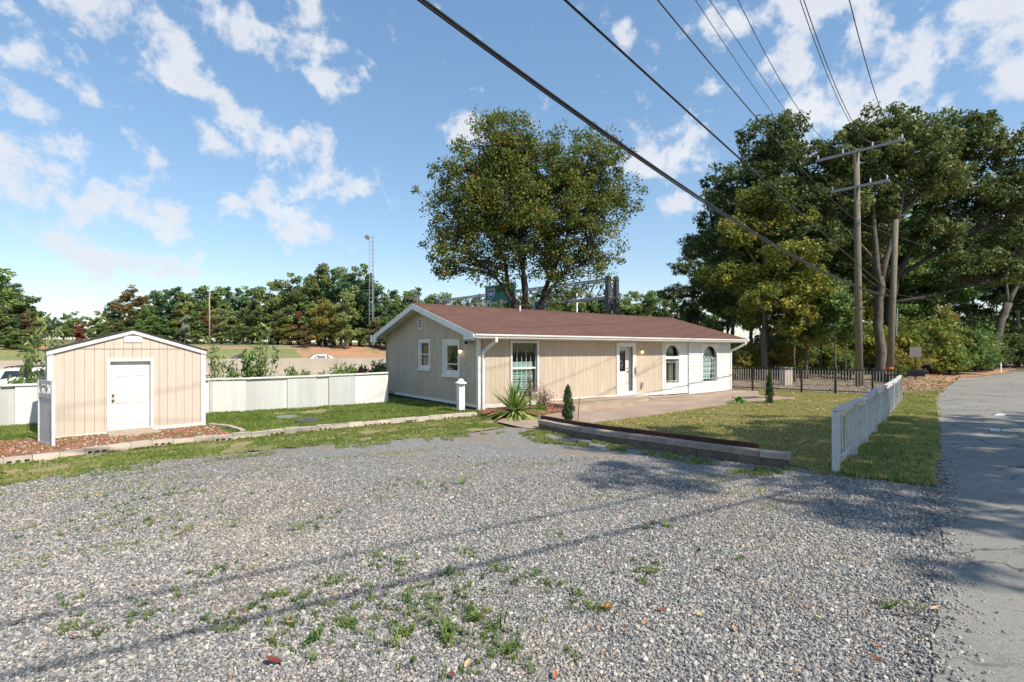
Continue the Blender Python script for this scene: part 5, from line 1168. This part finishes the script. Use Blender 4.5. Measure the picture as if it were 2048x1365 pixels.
def car(name, label, loc, rz, paint, suv=True):
    t = thing(name, label, 'car', loc, rz); Wd = .92
    if suv: st_ = [(-2.35, .45, .75, .80), (-2.28, .35, 1.0, 1.05), (-2.15, .32, 1.08, 1.5), (-1.9, .32, 1.1, 1.74), (-.6, .32, 1.08, 1.80), (.4, .32, 1.05, 1.74), (1.0, .32, 1.03, 1.25), (1.25, .32, 1.02, 1.04), (2.0, .34, .95, .97), (2.3, .42, .75, .78)]
    else: st_ = [(-2.3, .4, .75, .78), (-2.2, .3, .92, .95), (-1.6, .28, .95, 1.0), (-1.0, .28, .93, 1.36), (-.2, .28, .92, 1.44), (.5, .28, .9, 1.36), (1.1, .28, .88, .95), (1.3, .28, .86, .9), (2.1, .3, .76, .78), (2.3, .4, .6, .63)]
    V = []
    for x_, zb, zbelt, zr in st_:
        tap = .80 if zr-zbelt > .2 else .95
        e_ = .93 if abs(x_) > 2.2 else 1
        V += [(x_, -Wd*e_, zb), (x_, -Wd*e_, zbelt), (x_, -Wd*tap*e_, zr-.06), (x_, -Wd*tap*.82*e_, zr), (x_, Wd*tap*.82*e_, zr), (x_, Wd*tap*e_, zr-.06), (x_, Wd*e_, zbelt), (x_, Wd*e_, zb)]
    Fs = []
    for i in range(len(st_)-1):
        for j in range(8): a, b_ = i*8+j, i*8+(j+1) % 8; Fs.append((a, b_, b_+8, a+8))
    Fs += [tuple(range(8)), tuple(range(len(V)-8, len(V)))[::-1]]
    part('body', MB().add(V, Fs), paint, t, False)
    zt_, xr, xf = (1.66, -1.95, .75) if suv else (1.32, -1.2, .75)
    for sgn in (-1, 1):
        for (xa, xb) in ((xr, -.75), (-.7, .3), (.34, xf)):
            zb = 1.12 if suv else .97
            ya, yb = sgn*(Wd*.985), sgn*(Wd*.835)
            xa2, xb2 = (xa+.22 if xa == xr else xa), (xb-.38 if xb == xf else xb)
            part('side_window', MB().add([(xa, ya, zb), (xb, ya, zb), (xb2, yb, zt_), (xa2, yb, zt_)], [(0,1,2,3) if sgn < 0 else (3,2,1,0)]), 'car_glass', t)
    if suv: part('rear_window', MB().add([(-2.29, -.68, 1.14), (-2.29, .68, 1.14), (-2.05, .6, 1.6), (-2.05, -.6, 1.6)], [(3,2,1,0)]), 'car_glass', t)
    for x_ in (-1.42, 1.42):
        for sgn in (-1, 1):
            wn = part('wheel', MB().tube([(x_, sgn*.70, .35), (x_, sgn*.945, .35)], .35, 18), 'tire', t); part('rim', MB().tube([(x_, sgn*.93, .35), (x_, sgn*.955, .35)], .22, 14), 'galv', wn)
    for sgn in (-1, 1):
        part('headlight', MB().box(2.2, 2.31, sgn*.75-.12, sgn*.75+.12, .66, .80), 'sign_white', t); part('tail_light', MB().box(-2.31, -2.2, sgn*.78-.1, sgn*.78+.05, .72, .86), 'sign_red', t)
        if suv: part('roof_rail', MB().tube([(-1.8, sgn*.62, 1.79), (-1.6, sgn*.62, 1.86), (.0, sgn*.62, 1.86), (.2, sgn*.62, 1.8)], .025, 6), 'dark_plastic', t)
    return t
ha = math.atan2(.527, .85)
pv = D(112, 760, 26.5); car('suv', 'white suv with dark side windows on the highway behind the screen', (pv[0], pv[1], hf(pv[0], pv[1])+.06), ha, 'car_white')
for (px, Y, paint, lb) in ((484, 56, 'car_dark', 'dark sedan whose roof shows above the highway barrier'), (636, 60, 'car_silver', 'silver sedan whose roof glints above the highway barrier')):
    x_ = (px-CX)/F*Y; car('sedan', lb, (x_, Y, hf(x_, Y)+.06), ha+math.pi, paint, False)
# overhead sign gantry
ga_, gb_ = D(1232, 600, 46), D(890, 600, 66)
A_, B_ = Vector((ga_[0], ga_[1], 0)), Vector((gb_[0], gb_[1], 0)); u_ = (B_-A_).normalized(); nv_ = Vector((u_.y, -u_.x, 0)); L_ = (B_-A_).length
gt = thing('sign_gantry', 'grey steel truss gantry spanning the highway behind the bungalow roof', 'gantry', tuple(A_), math.atan2(u_.y, u_.x))
zl, zu, dp = 6.55, 8.15, 1.1
for y_ in (0, dp):
    part('column', MB().bar((0, y_-.0, -2), (0, y_, zu+.25), .38, .38), 'steel_dark', gt); part('far_column', MB().bar((L_, y_, -2), (L_, y_, zu+.2), .4, .4), 'steel_dark', gt)
    for z_ in (zl, zu): part('chord', MB().tube([(-.3, y_, z_), (L_+.2, y_, z_)], .085, 8), 'galv', gt)
    n_ = 22
    for i in range(n_):
        xa, xb = L_*i/n_, L_*(i+1)/n_; za, zb = (zl, zu) if i % 2 == 0 else (zu, zl)
        part('diagonal', MB().tube([(xa, y_, za), (xb, y_, zb)], .05, 6), 'galv', gt)
for i in range(0, 23, 2):
    for z_ in (zl, zu): part('strut', MB().tube([(L_*i/22, 0, z_), (L_*i/22, dp, z_)], .04, 6), 'galv', gt)
for z_ in (1.5, zl): part('column_brace', MB().bar((0, .2, z_), (0, dp-.2, z_), .3, .25), 'steel_dark', gt)
part('column_brace', MB().tube([(0, .1, zl), (0, dp-.1, zu)], .05, 6), 'steel_dark', gt); part('column_brace', MB().tube([(0, .1, 1.5), (0, dp-.1, zl)], .05, 6), 'steel_dark', gt)
def text_mesh(s, size):
    cu = bpy.data.curves.new('t', 'FONT'); cu.body = s; cu.size = size; cu.extrude = .01; cu.align_x = 'CENTER'; cu.align_y = 'CENTER'
    o_ = bpy.data.objects.new('t', cu); col.objects.link(o_); dg = bpy.context.evaluated_depsgraph_get(); me = bpy.data.meshes.new_from_object(o_.evaluated_get(dg)); bpy.data.objects.remove(o_)
    me.materials.clear(); me.materials.append(MATS['sign_white']); return me
# camera looks at local -y or +y side of the truss
camloc = Vector((0, 0, 0))-A_; ylocal = camloc.dot(Vector((-u_.y, u_.x, 0)))
fs = 1 if ylocal > 0 else -1
yf = dp+.3 if fs > 0 else -.3
def plane_pt(px, py):
    """point where the sight line meets the gantry's near sign plane"""
    d_ = Vector(((px-CX)/F, 1, -(py-HY)/F)); k_ = (A_+Vector((-u_.y, u_.x, 0))*yf).dot(nv_)/Vector((d_.x, d_.y, 0)).dot(nv_); p_ = d_*k_; p_.z += H
    v_ = Vector((p_.x, p_.y, 0))-A_; return v_.dot(u_), p_.z
def mk_sign(x0, x1, z0, z1, label, items):
    t = thing('highway_sign', label, 'sign', tuple(A_), math.atan2(u_.y, u_.x)); y0, y1 = (yf, yf+.05) if fs > 0 else (yf-.05, yf)
    part('panel', MB().box(x0, x1, y0, y1, z0, z1), 'sign_green', t)
    yo = y1+.012 if fs > 0 else y0-.012
    part('border', frame_mb(x0+.04, x1-.04, z0+.04, z1-.04, .06, min(yo, yo-.008*fs), max(yo, yo-.008*fs)), 'sign_white', t)
    for s, size, cx_, cz_ in items:
        me = text_mesh(s, size); o_ = link('lettering', me, t); o_.location = (cx_, yo, cz_); o_.rotation_euler = (R(90), 0, math.pi if fs > 0 else 0)
    return t, yo
xa, za = plane_pt(971, 573); xb, _ = plane_pt(1032, 600); cxm = plane_pt(997, 590)[0]
lo_, hi_ = min(xa, xb), max(xa, xb)
z_top = za+.0; ztx = plane_pt(993, 607)[1]; zsh = plane_pt(984, 588)[1]; zt2 = plane_pt(1000, 618)[1]
t, yo = mk_sign(lo_, hi_, z_top-4.6, z_top, 'large green highway sign reading Pineville with an interstate shield', [('Pineville', 1.05, plane_pt(994, 607)[0], ztx), ('Huntersville', .95, plane_pt(1000, 617)[0], zt2-.1)])
def shield(t, cx_, cz_, s, yo, txt):
    pts = [(-.5, .42), (-.25, .5), (0, .44), (.25, .5), (.5, .42), (.56, .1), (.42, -.25), (0, -.62), (-.42, -.25), (-.56, .1)]
    def pl(k, zo, m_, sc_, cut=None):
        q_ = [(cx_+a*s*sc_, cz_+b_*s*sc_) for a, b_ in pts if cut is None or (b_ > .0) == cut]
        y_ = yo+fs*zo; part('shield', MB().prism(q_, y_, y_+fs*.004), m_, t)
    pl(0, .0, 'sign_white', 1.1); pl(1, .006, 'sign_blue', 1.0)
    part('shield_band', MB().prism([(cx_-.48*s, cz_+.24*s), (cx_+.48*s, cz_+.24*s), (cx_+.44*s, cz_+.44*s), (cx_-.44*s, cz_+.44*s)], yo+fs*.012, yo+fs*.016), 'sign_red', t)
    o_ = link('lettering', text_mesh(txt, .5*s), t); o_.location = (cx_, yo+fs*.022, cz_-.05*s); o_.rotation_euler = (R(90), 0, math.pi if fs > 0 else 0)
shield(t, plane_pt(983.5, 590)[0], zsh, 1.0, yo, '485')
xa, za = plane_pt(1068, 602); xb, zb = plane_pt(1092, 640); mk_sign(min(xa, xb), max(xa, xb), min(za, zb), max(za, zb), 'smaller green highway sign showing the number 29 on the gantry', [('29', .8, plane_pt(1084, 608)[0], plane_pt(1084, 607)[1])])
# lattice mast and thin poles
x_, y_, z_ = at(743, 84); mst = thing('lattice_mast', 'thin steel lattice mast with a dish rising above the far wood', 'mast', (x_, y_, z_))
top = H+232/F*84-z_
for dx_ in (-.36, .36): part('leg', MB().tube([(dx_, 0, 0), (dx_, 0, top)], .045, 6), 'galv', mst)
part('leg', MB().tube([(0, .6, 0), (0, .6, top-.3)], .06, 6), 'galv', mst)
for i in range(24): zz = top*(.15+.85*i/24); part('rung', MB().tube([(-.36, 0, zz), (.36, 0, zz)], .035, 5), 'galv', mst)
dsh = part('dish', MB().lathe([(.08, 0), (.28, .06), (.42, .17), (.44, .19)], 14), 'dark_plastic', mst); dsh.location = (-.75, -.1, top-.7); dsh.rotation_euler = (R(70), 0, R(40))
for (px, Y, yt, rr, mt, lb) in ((419, 78, 572, .09, 'old_wood', 'bare wooden pole standing before the far wood'), (1154, 74, 588, .1, 'white_paint', 'slim white pole behind the bungalow ridge'), (1357, 70, 606, .06, 'galv', 'thin grey pole near the ridge end'), (2036, 52, 622, .17, 'pole_wood', 'dark utility pole half hidden at the road bend')):
    x_, y_, z_ = at(px, Y); t = thing('slim_pole', lb, 'pole', (x_, y_, z_)); hh = H-(yt-HY)/F*Y-z_
    part('shaft', MB().tube([(0, 0, -.2), (0, 0, hh)], [rr*1.15, rr*.85], 8), mt, t, True); part('top', MB().lathe([(rr*.9, hh), (rr*.9, hh+.06), (rr*.3, hh+.1)], 8), mt, t)
# pale building glimpsed through the wood
x_, y_, z_ = at(1585, 62); t = thing('far_house', 'pale house glimpsed between the trunks of the wood', 'house', (x_, y_, z_), R(20))
part('wall', MB().box(-7, 7, 0, 6, -.3, 2.1), 'house_far', t); part('roof', MB().prism([(-.4, 2.05), (6.4, 2.05), (3, 2.9)], -7.4, 7.4, 'x'), 'house_far', t)
for i in range(3): part('window', MB().box(-5+i*4, -3.8+i*4, -.05, -.001, .9, 2.1), 'car_glass', t)
x_, y_ = G(1577, 790); x_, y_ = at(1572, 30)[:2]; t = thing('utility_pedestal', 'pale utility pedestal standing behind the steel fence', 'box', (x_, y_, hf(x_, y_)), R(15))
part('body', MB().box(-.28, .28, -.2, .2, 0, .98), 'concrete', t); part('lid', MB().box(-.3, .3, -.22, .22, .981, 1.05), 'lid_green', t)

# ------------------------------------------------------------------ utility poles and wires
def pole(label, px, Y, ytop, r0, r1, lean=0):
    x_, y_, z_ = at(px, Y); t = thing('utility_pole', label, 'utility pole', (x_, y_, z_)); hh = H-(ytop-HY)/F*Y-z_
    part('shaft', MB().tube([(0, 0, -.3), (lean*.5, 0, hh*.5), (lean, 0, hh)], [r0, (r0+r1)/2, r1], 14), 'pole_wood', t, True); return t, np.array([x_, y_, z_]), hh
p1, P1, h1 = pole('tall utility pole with two crossarms beyond the steel fence', 1719, 28.6, 300, .19, .145, -.18)
p2, P2, h2 = pole('shorter bare utility pole beside the pale forked trunk', 1779, 30.2, 440, .185, .14, .36)
part('tape_band', MB().lathe([(.20, .9), (.20, 1.0)], 14, (.0, 0)), 'orange_tape', p2)
part('conduit', MB().tube([(.30, -.12, 2.8), (.36, -.12, 4.4)], .035, 8), 'galv', p2)
ad = Vector((.66, -.75, 0))
INS = {}
def crossarm(zc, lo, hi, slots, key):
    z_ = zc-P1[2]; a_ = ad*lo+Vector((-.17, -.17, z_)); b_ = ad*hi+Vector((-.17, -.17, z_)); arm = part('crossarm', MB().bar(a_, b_, .10, .13), 'arm_grey', p1)
    for s in slots:
        c = ad*s+Vector((-.17, -.17, z_+.07)); part('insulator', MB().lathe([(.02, 0), (.05, .05), (.03, .07), (.055, .11), (.03, .14), (.045, .18), (.02, .22)], 8, (c.x, c.y)), 'sign_white', arm).location = (0, 0, c.z)
        INS[key, s] = (P1[0]+c.x, P1[1]+c.y, P1[2]+c.z+.2)
zA, zB = D(1714, 303, 28.5)[2], D(1714, 374, 28.5)[2]
crossarm(zA, -2.1, 2.05, (-2.0, -.75, .65, 1.95), 'u'); crossarm(zB, -1.35, 1.4, (-1.25, .55, 1.3), 'l')
part('bracket', MB().bar((-.16, -.2, h1-4.0), (-.3, -.4, h1-4.0), .12, .2), 'galv', p1)
def wire(label, Apt, pxs, dirxy, r, ext=14, nm='overhead_line', sink=None, cat='cable', group=None):
    """cable in the vertical plane through its pole fixing; height fitted to the sight lines"""
    d_ = np.array(dirxy, float); d_ /= np.linalg.norm(d_); s_, z_ = [0.], [Apt[2]]
    for px, py in pxs:
        a_ = (px-CX)/F; s = (Apt[0]-a_*Apt[1])/(d_[0]-a_*d_[1]); Y = Apt[1]-s*d_[1]; s_.append(s); z_.append(H-(py-HY)/F*Y)
    cf = np.polyfit(s_, z_, min(2, len(s_)-1), w=[4]+[1]*len(pxs)); ss = np.linspace(0, max(s_)+ext, 48)
    pts = [(Apt[0]-s*d_[0], Apt[1]-s*d_[1], float(np.polyval(cf, s))) for s in ss]
    o_ = link(nm, MB().tube(pts, r, 5).mesh(nm, 'black_metal' if r > .012 else 'steel_dark', True)); tag(o_, label, cat, group); return pts
WD = (.63, .777)
wire('thin wire from the left end of the upper crossarm', INS['u', -2.0], [(1420, 0), (1520, 150), (1614, 280)], WD, .011)
wire('thin wire from the second insulator of the upper crossarm', INS['u', -.75], [(1474, 0), (1570, 170), (1641, 278)], WD, .011)
wire('one of a pair of wires from the upper crossarm beside the pole top', INS['u', .65], [(1597, 0), (1640, 100), (1697, 245)], WD, .011, group='paired wires')
wire('one of a pair of wires from the upper crossarm beside the pole top', (INS['u', .65][0]+.25, INS['u', .65][1]-.2, INS['u', .65][2]), [(1604, 0), (1648, 100), (1703, 245)], WD, .011, group='paired wires')
wire('thin wire from the right end of the upper crossarm', INS['u', 1.95], [(1697, 0), (1730, 110), (1762, 225)], WD, .011)
wire('thin wire from the left end of the lower crossarm', INS['l', -1.25], [(1389, 0), (1470, 115), (1549, 235)], WD, .009)
yw = (P1[0]-.3, P1[1]-.4, D(1716, 447, 28.4)[2])
wire('wire reaching the middle of the tall pole below both crossarms', yw, [(1315, 0), (1440, 150), (1569, 300)], WD, .012)
tp = (P2[0]-.1, P2[1]-.2, D(1784, 592, 30)[2])
wire('thick black communication cable strung low across the sky to the shorter pole', tp, [(838, 0), (1024, 128), (1260, 300), (1480, 446), (1640, 541)], (.72, .70), .029)
wire('second thick black cable lashed just below the first', (tp[0], tp[1], tp[2]-.06), [(833, 3), (1019, 131), (1257, 303), (1478, 449), (1640, 545)], (.72, .70), .02)
wire('medium black cable strung above the thick pair to the shorter pole', (tp[0], tp[1], D(1784, 590, 30)[2]+.15), [(1137, 0), (1250, 110), (1440, 290), (1620, 440)], (.70, .714), .024)
def span(a_, b_, sag, r, label, group=None):
    pts = [tuple(np.array(a_)*(1-f_)+np.array(b_)*f_-np.array([0, 0, sag*4*f_*(1-f_)])) for f_ in np.linspace(0, 1, 30)]
    o_ = link('overhead_line', MB().tube(pts, r, 5).mesh('overhead_line', 'black_metal' if r > .012 else 'steel_dark', True)); tag(o_, label, 'cable', group)
span(yw, (66, 62, 10.2), .6, .012, 'wire running on from the tall pole towards the road bend')
for i, s in enumerate((-1.25, 1.3)): span(INS['l', s], (64+i*2, 62-i, 13.5), .9, .010, 'wire running on from the lower crossarm towards the road bend', 'wires running on to the bend')
span(tuple(P2+np.array([.3, 0, 5.2])), (66, 62.5, 7.5), .5, .008, 'black cable running on from the shorter pole towards the bend')
span((P1[0]-.1, P1[1]-.1, P1[2]+h1-1.2), (P1[0]-4.6, P1[1]+5, 1.6), 0, .009, 'slanting guy wire on the tall pole')
# cables strung past the camera on the near side of the road; only their shadows reach the picture
cb_d = np.array([.86, .51]); k_ = 1/math.tan(R(SUN_EL))
for (sx_, sy_, zc, rr, lb) in ((-1.19, 4.32, 7.0, .03, 'thick cable strung beside the camera casting a line on the gravel'), (-1.57, 5.08, 7.4, .022, 'thinner cable strung beside the camera casting a faint line on gravel')):
    c0 = np.array([sx_+sun_h[0]*zc*k_, sy_+sun_h[1]*zc*k_]); a_, b_ = c0-cb_d*26, c0+cb_d*30
    span((a_[0], a_[1], zc+.25), (b_[0], b_[1], zc+.25), .25, rr, lb)

# ------------------------------------------------------------------ gravel, grass, leaves
def noise2(x, y, s=1.0, ph=0):
    return (np.sin(x*1.3*s+ph)+np.sin(y*1.7*s+1.3+ph)+np.sin((x+y)*.9*s+2.1)+np.sin((x*.7-y*1.2)*2.1*s+ph*2)+np.sin((x*1.9+y*.4)*2.7*s))/5
stones = [stone_proto(i) for i in range(8)]
def vis(x, y, m=1.0): return (y > 2.6) & (np.abs(x) < y*1.02+m)
lot_s = [(-30, 4), (-30, -8), (-6.5, -8.2), (-.1, 0), (2.68, 3.37), (4.22, 5.23), (6.1, 7.6), (5.25, 8.3)]+WALL[::-1][1:]+edge_lot+[(-16, 7.0)]
verge_s = [(6.1, 7.55), (6.7, 8.3), (11.3, 13.85), (16.9, 20.9), (20.4, 25.0), (18, 24.5), (15.6, 20.9), (5.35, 8.45), (5.25, 8.3)]
x, y = scatter_pts([(-11, 2.5), (11, 2.5), (11, 10.0), (-13, 10.0)], 5200, lambda x, y: np.clip(1.25-(y-3)/5.2, .10, 1)*vis(x, y, .4))
k = in_poly(np.array(lot_s), x+rng.normal(0, .05, len(x)), y+rng.normal(0, .05, len(y))); x, y = x[k], y[k]
gm_ = noise2(x, y, 1.7, .6)+.6*noise2(x, y, 4.3, 2.); k = rng.random(len(x)) < np.clip(1.05-.9*np.clip(gm_-.12, 0, 1)*1.6, .25, 1); x, y = x[k], y[k]
scatter('gravel_stones', x, y, hz(x, y)+.010, stones, np.clip(rng.lognormal(-3.98, .40, len(x)), .009, .055), 'loose grey crushed gravel covering the lot', 'gravel', tilt=.5)
RLb = RL[(RL[:, 1] > 2) & (RL[:, 1] < 9.5)]; ki = rng.integers(0, len(RLb), 4200); off = rng.exponential(.055, 4200)+(rng.random(4200) < .16)*rng.exponential(.28, 4200)-.05
x = RLb[ki, 0]+off*.77+rng.normal(0, .05, 4200); y = RLb[ki, 1]-off*.64+rng.normal(0, .1, 4200)
scatter('spilled_gravel', x, y, hz(x, y)+.026, stones, np.clip(rng.lognormal(-4.0, .4, len(x)), .008, .05), 'loose stones spilled over the broken asphalt edge', 'gravel', tilt=.5)
lr = [stone_proto(i, 'lava_rock', .7) for i in range(20, 31)]+[stone_proto(26, 'white_rock', .7)]
x, y = scatter_pts(rbed, 520)
k = ~in_poly(np.array([shedW(-.02, -2.6), shedW(-.02, .03), shedW(3.44, .03), shedW(3.44, -2.6)]), x, y); x, y = x[k], y[k]
cd_ = np.min(np.hypot(x[:, None]-CPf[None, :, 0], y[:, None]-CPf[None, :, 1]), 1); k = cd_ > .27; x, y = x[k], y[k]
scatter('lava_rocks', x, y, hz(x, y)+.05, lr, rng.uniform(.04, .085, len(x)), 'red lava rocks spread between shed and block edging', 'rocks', tilt=.6)
mu = [stone_proto(i, 'lava_rock', .5) for i in range(30, 33)]
x, y = scatter_pts(bed, 260); scatter('mulch_chips', x, y, hz(x, y)+.055, mu, rng.uniform(.04, .09, len(x)), 'red-brown mulch chips in the bed under the front window', 'mulch', tilt=.6)
tf = [tuft_proto(i) for i in range(7)]; tfd = [tuft_proto(i, 'grass_dry') for i in range(7)]; tfl = [tuft_proto(i, 'grass_lush') for i in range(7)]
def grass(nm, poly, dens, size, label, fall=None, tf=tf):
    x, y = scatter_pts(poly, dens, fall); scatter(nm, x, y, hz(x, y)+.01, tf, size*rng.uniform(.55, 1.25, len(x)), label, 'grass', tilt=.22)
grass('lawn_grass', lawnL, 420, .085, 'green mown grass of the lawn between shed and bungalow', lambda x, y: (np.abs(x) < y*1.0+.6)*(noise2(x, y, .9) > -.55)*np.where(noise2(x, y, .9) > -.25, 1, .4), tfl)
grass('front_lawn_grass', lawnR, 520, .06, 'dry yellow-green mown grass of the front lawn', lambda x, y: np.where(noise2(x, y, 1.1) > -.15, .95, .5), tfd)
grass('verge_grass', verge_s, 800, .085, 'bright green verge grass between railing and road', None, tf+tfd)
grass('strip_grass', strip, 560, .05, 'patchy grass along the block edging', lambda x, y: (np.abs(x) < y*1.02+.4)*(noise2(x, y, 1.8) > -.4)*np.where(noise2(x, y, 3.1, 1.) > -.2, 1, .35))
wallstrip = [(a-.06, b2-.05) for a, b2 in WALL]+[(a-.55-.35*math.sin(i*1.3), b2-.75-.3*math.sin(i*1.9)) for i, (a, b2) in enumerate(WALL)][::-1]
grass('wall_foot_grass', wallstrip, 420, .065, 'ragged grass at the foot of the block wall', lambda x, y: (noise2(x, y, 2.3) > -.15)*1.0)
edgeband = [(a, b2+.05) for a, b2 in edge_lot[:8]]+[(a+.1, b2-.9) for a, b2 in edge_lot[:8]][::-1]
grass('lot_edge_grass', edgeband, 330, .045, 'thin grass fraying into the gravel edge', lambda x, y: (noise2(x, y, 2.6) > .12)*1.0)
wd = [tuft_proto(i, 'weed', 15, .50, 1.05, .042) for i in range(40, 45)]
cl = []
for (px, py, n_, sp_2) in ((860, 1215, 40, .22), (940, 1255, 36, .2), (900, 1180, 30, .3), (1000, 1300, 30, .2), (700, 1220, 26, .3), (650, 1250, 26, .25), (550, 1210, 12, .15), (470, 1140, 16, .15), (940, 1110, 8, .08), (1010, 1140, 8, .08), (630, 1050, 14, .16), (530, 1215, 10, .1), (460, 1255, 12, .1), (1290, 1145, 18, .15), (1060, 1170, 16, .2), (1200, 1215, 14, .12), (600, 1290, 10, .1), (820, 1290, 26, .25), (1300, 1055, 9, .12), (1560, 1080, 6, .1), (1840, 1225, 5, .08), (1770, 1210, 5, .08), (620, 1190, 10, .12), (700, 1165, 12, .12), (380, 1065, 14, .3), (240, 1040, 16, .3), (120, 1060, 14, .3), (300, 990, 20, .4), (180, 1015, 12, .3), (490, 1000, 10, .3), (790, 975, 12, .25), (880, 980, 10, .25), (1040, 1320, 16, .2), (140, 1255, 10, .15), (190, 1270, 10, .15), (280, 1240, 8, .1), (340, 1200, 8, .15), (120, 1210, 6, .12), (1110, 1075, 5, .08), (760, 1130, 10, .2), (1460, 1120, 8, .15)):
    X_, Y_ = G(px, py); cl.append((rng.normal(X_, sp_2, n_), rng.normal(Y_, sp_2*.8, n_)))
x = np.concatenate([c[0] for c in cl]); y = np.concatenate([c[1] for c in cl])
scatter('gravel_weeds', x, y, hz(x, y)+.02, wd, rng.lognormal(-2.75, .42, len(x)), 'small green weeds and grass tufts growing through the gravel', 'weeds', tilt=.3)
cl = []
for (px, py, n_, sx_) in ((285, 1022, 60, .45), (330, 1040, 50, .4), (230, 985, 50, .45), (330, 962, 60, .5), (180, 972, 50, .5), (400, 985, 40, .4), (100, 1000, 50, .5), (60, 985, 60, .5), (470, 965, 40, .4), (560, 935, 50, .5), (300, 945, 60, .5), (690, 915, 50, .5), (820, 905, 50, .5), (230, 1095, 30, .3), (90, 1120, 40, .4), (40, 1060, 40, .4), (300, 1090, 30, .3), (430, 1050, 25, .3), (860, 965, 30, .3), (960, 930, 40, .4), (740, 1000, 25, .3), (1180, 1000, 25, .3), (1500, 985, 40, .4), (1430, 960, 40, .4), (1560, 1010, 25, .3), (1090, 930, 40, .4)):
    X_, Y_ = G(px, py); a_ = rng.normal(0, sx_, n_*2); b_ = rng.normal(0, sx_*.28, n_*2); cl.append((X_+a_*.86-b_*.5, Y_+a_*.5+b_*.86))
x = np.concatenate([c[0] for c in cl]); y = np.concatenate([c[1] for c in cl])
scatter('dry_ground_cover', x, y, hz(x, y)+.008, tfd+tf, rng.uniform(.018, .042, len(x)), 'thin dry ground cover matted in patches over the gravel', 'ground cover', tilt=.5)
# fallen leaves, the larger ones singly
def leaf_mesh(i, mat):
    r = random.Random(i); n_ = 7; V = []; Fs = []; cu = r.uniform(.1, .5)
    for j in range(n_):
        f_ = j/(n_-1); w_ = .5*math.sin(math.pi*min(1, f_*.94+.05))**.8*r.uniform(.85, 1.1); z_ = cu*(f_-.5)**2
        V += [(f_-.5, -w_*.55, z_+.12*w_), (f_-.5, 0, z_), (f_-.5, w_*.55, z_+.14*w_)]
    for j in range(n_-1): Fs += [(3*j, 3*j+3, 3*j+4, 3*j+1), (3*j+1, 3*j+4, 3*j+5, 3*j+2)]
    me = bpy.data.meshes.new('fallen_leaf'); me.from_pydata(V, [], Fs); me.materials.append(MATS[mat]); me.update(); return me
LM = {m_: [leaf_mesh(i+j*9, m_) for i in range(3)] for j, m_ in enumerate(('dead_leaf', 'red_leaf', 'yellow_leaf', 'litter'))}
LT = {'dead_leaf': ('curled tan dead leaf lying on the gravel', 'tan leaves on the gravel'), 'red_leaf': ('dark red fallen leaf lying on the gravel', 'red leaves on the gravel'), 'yellow_leaf': ('small yellow fallen leaf lying on the gravel', 'yellow leaves on the gravel')}
for i, (px, py, s_, m_) in enumerate(((548, 1333, .15, 'red_leaf'), (935, 1338, .11, 'dead_leaf'), (436, 1117, .11, 'dead_leaf'), (845, 1180, .07, 'dead_leaf'), (1325, 1228, .10, 'red_leaf'), (1470, 1268, .11, 'dead_leaf'), (1215, 1222, .13, 'dead_leaf'), (710, 1193, .07, 'red_leaf'), (728, 1124, .06, 'dead_leaf'), (1072, 1069, .07, 'dead_leaf'), (1403, 1032, .08, 'dead_leaf'), (1440, 1145, .09, 'red_leaf'), (1755, 1328, .10, 'red_leaf'), (1802, 1237, .10, 'dead_leaf'), (1870, 1226, .11, 'dead_leaf'), (1755, 1302, .09, 'dead_leaf'), (1305, 1116, .06, 'red_leaf'), (1490, 1117, .06, 'red_leaf'), (1400, 1237, .06, 'yellow_leaf'), (1637, 1243, .05, 'yellow_leaf'), (580, 1254, .07, 'dead_leaf'), (490, 1231, .07, 'dead_leaf'), (36, 1253, .08, 'red_leaf'), (143, 1283, .07, 'red_leaf'), (34, 1203, .07, 'red_leaf'), (1068, 1322, .06, 'dead_leaf'), (1250, 1270, .06, 'dead_leaf'), (1290, 1255, .07, 'dead_leaf'), (1215, 1131, .05, 'dead_leaf'), (964, 1236, .06, 'dead_leaf'), (1208, 1315, .07, 'dead_leaf'), (1110, 1360, .09, 'dead_leaf'), (905, 1362, .08, 'red_leaf'), (600, 1031, .07, 'dead_leaf'), (195, 996, .10, 'dead_leaf'), (1666, 1178, .06, 'dead_leaf'), (1733, 1135, .07, 'dead_leaf'), (1460, 1090, .06, 'dead_leaf'), (270, 1176, .07, 'dead_leaf'), (640, 1060, .06, 'dead_leaf'))):
    x_, y_ = G(px, py); o_ = link('fallen_leaf', LM[m_][i % 3], None, (x_, y_, hf(x_, y_)+.035)); o_.rotation_euler = (random.uniform(-.25, .25), random.uniform(-.25, .25), random.uniform(0, 6.28)); o_.scale = (s_*.8, s_*.6, s_*.8); tag(o_, LT[m_][0], 'leaf', LT[m_][1])
x, y = scatter_pts(lawnR+[], 7); scatter('lawn_leaves', x, y, hz(x, y)+.05, [LM['dead_leaf'][0], LM['yellow_leaf'][1], LM['dead_leaf'][2]], rng.uniform(.05, .10, len(x)), 'small dry leaves scattered over the front lawn', 'leaves', tilt=.3)
lp = [(11.8, 27.2), (16.9, 22.5), (20.5, 25.0), (30, 36.0), (36, 42), (12, 42)]
x, y = scatter_pts(lp, 26); scatter('wood_litter', x, y, hz(x, y)+.03, [LM['litter'][0], LM['litter'][1], LM['litter'][2]], rng.uniform(.07, .14, len(x)), 'dry leaf litter covering the wood floor', 'leaves', tilt=.4)
x, y = scatter_pts([(17.6, 22.0), (20.4, 24.9), (31, 36), (28, 37), (18, 25)], 18); scatter('bank_leaves', x, y, hz(x, y)+.05, [LM['litter'][1], LM['dead_leaf'][0]], rng.uniform(.06, .12, len(x)), 'dry leaves on the bank beside the mailboxes', 'leaves', tilt=.4)
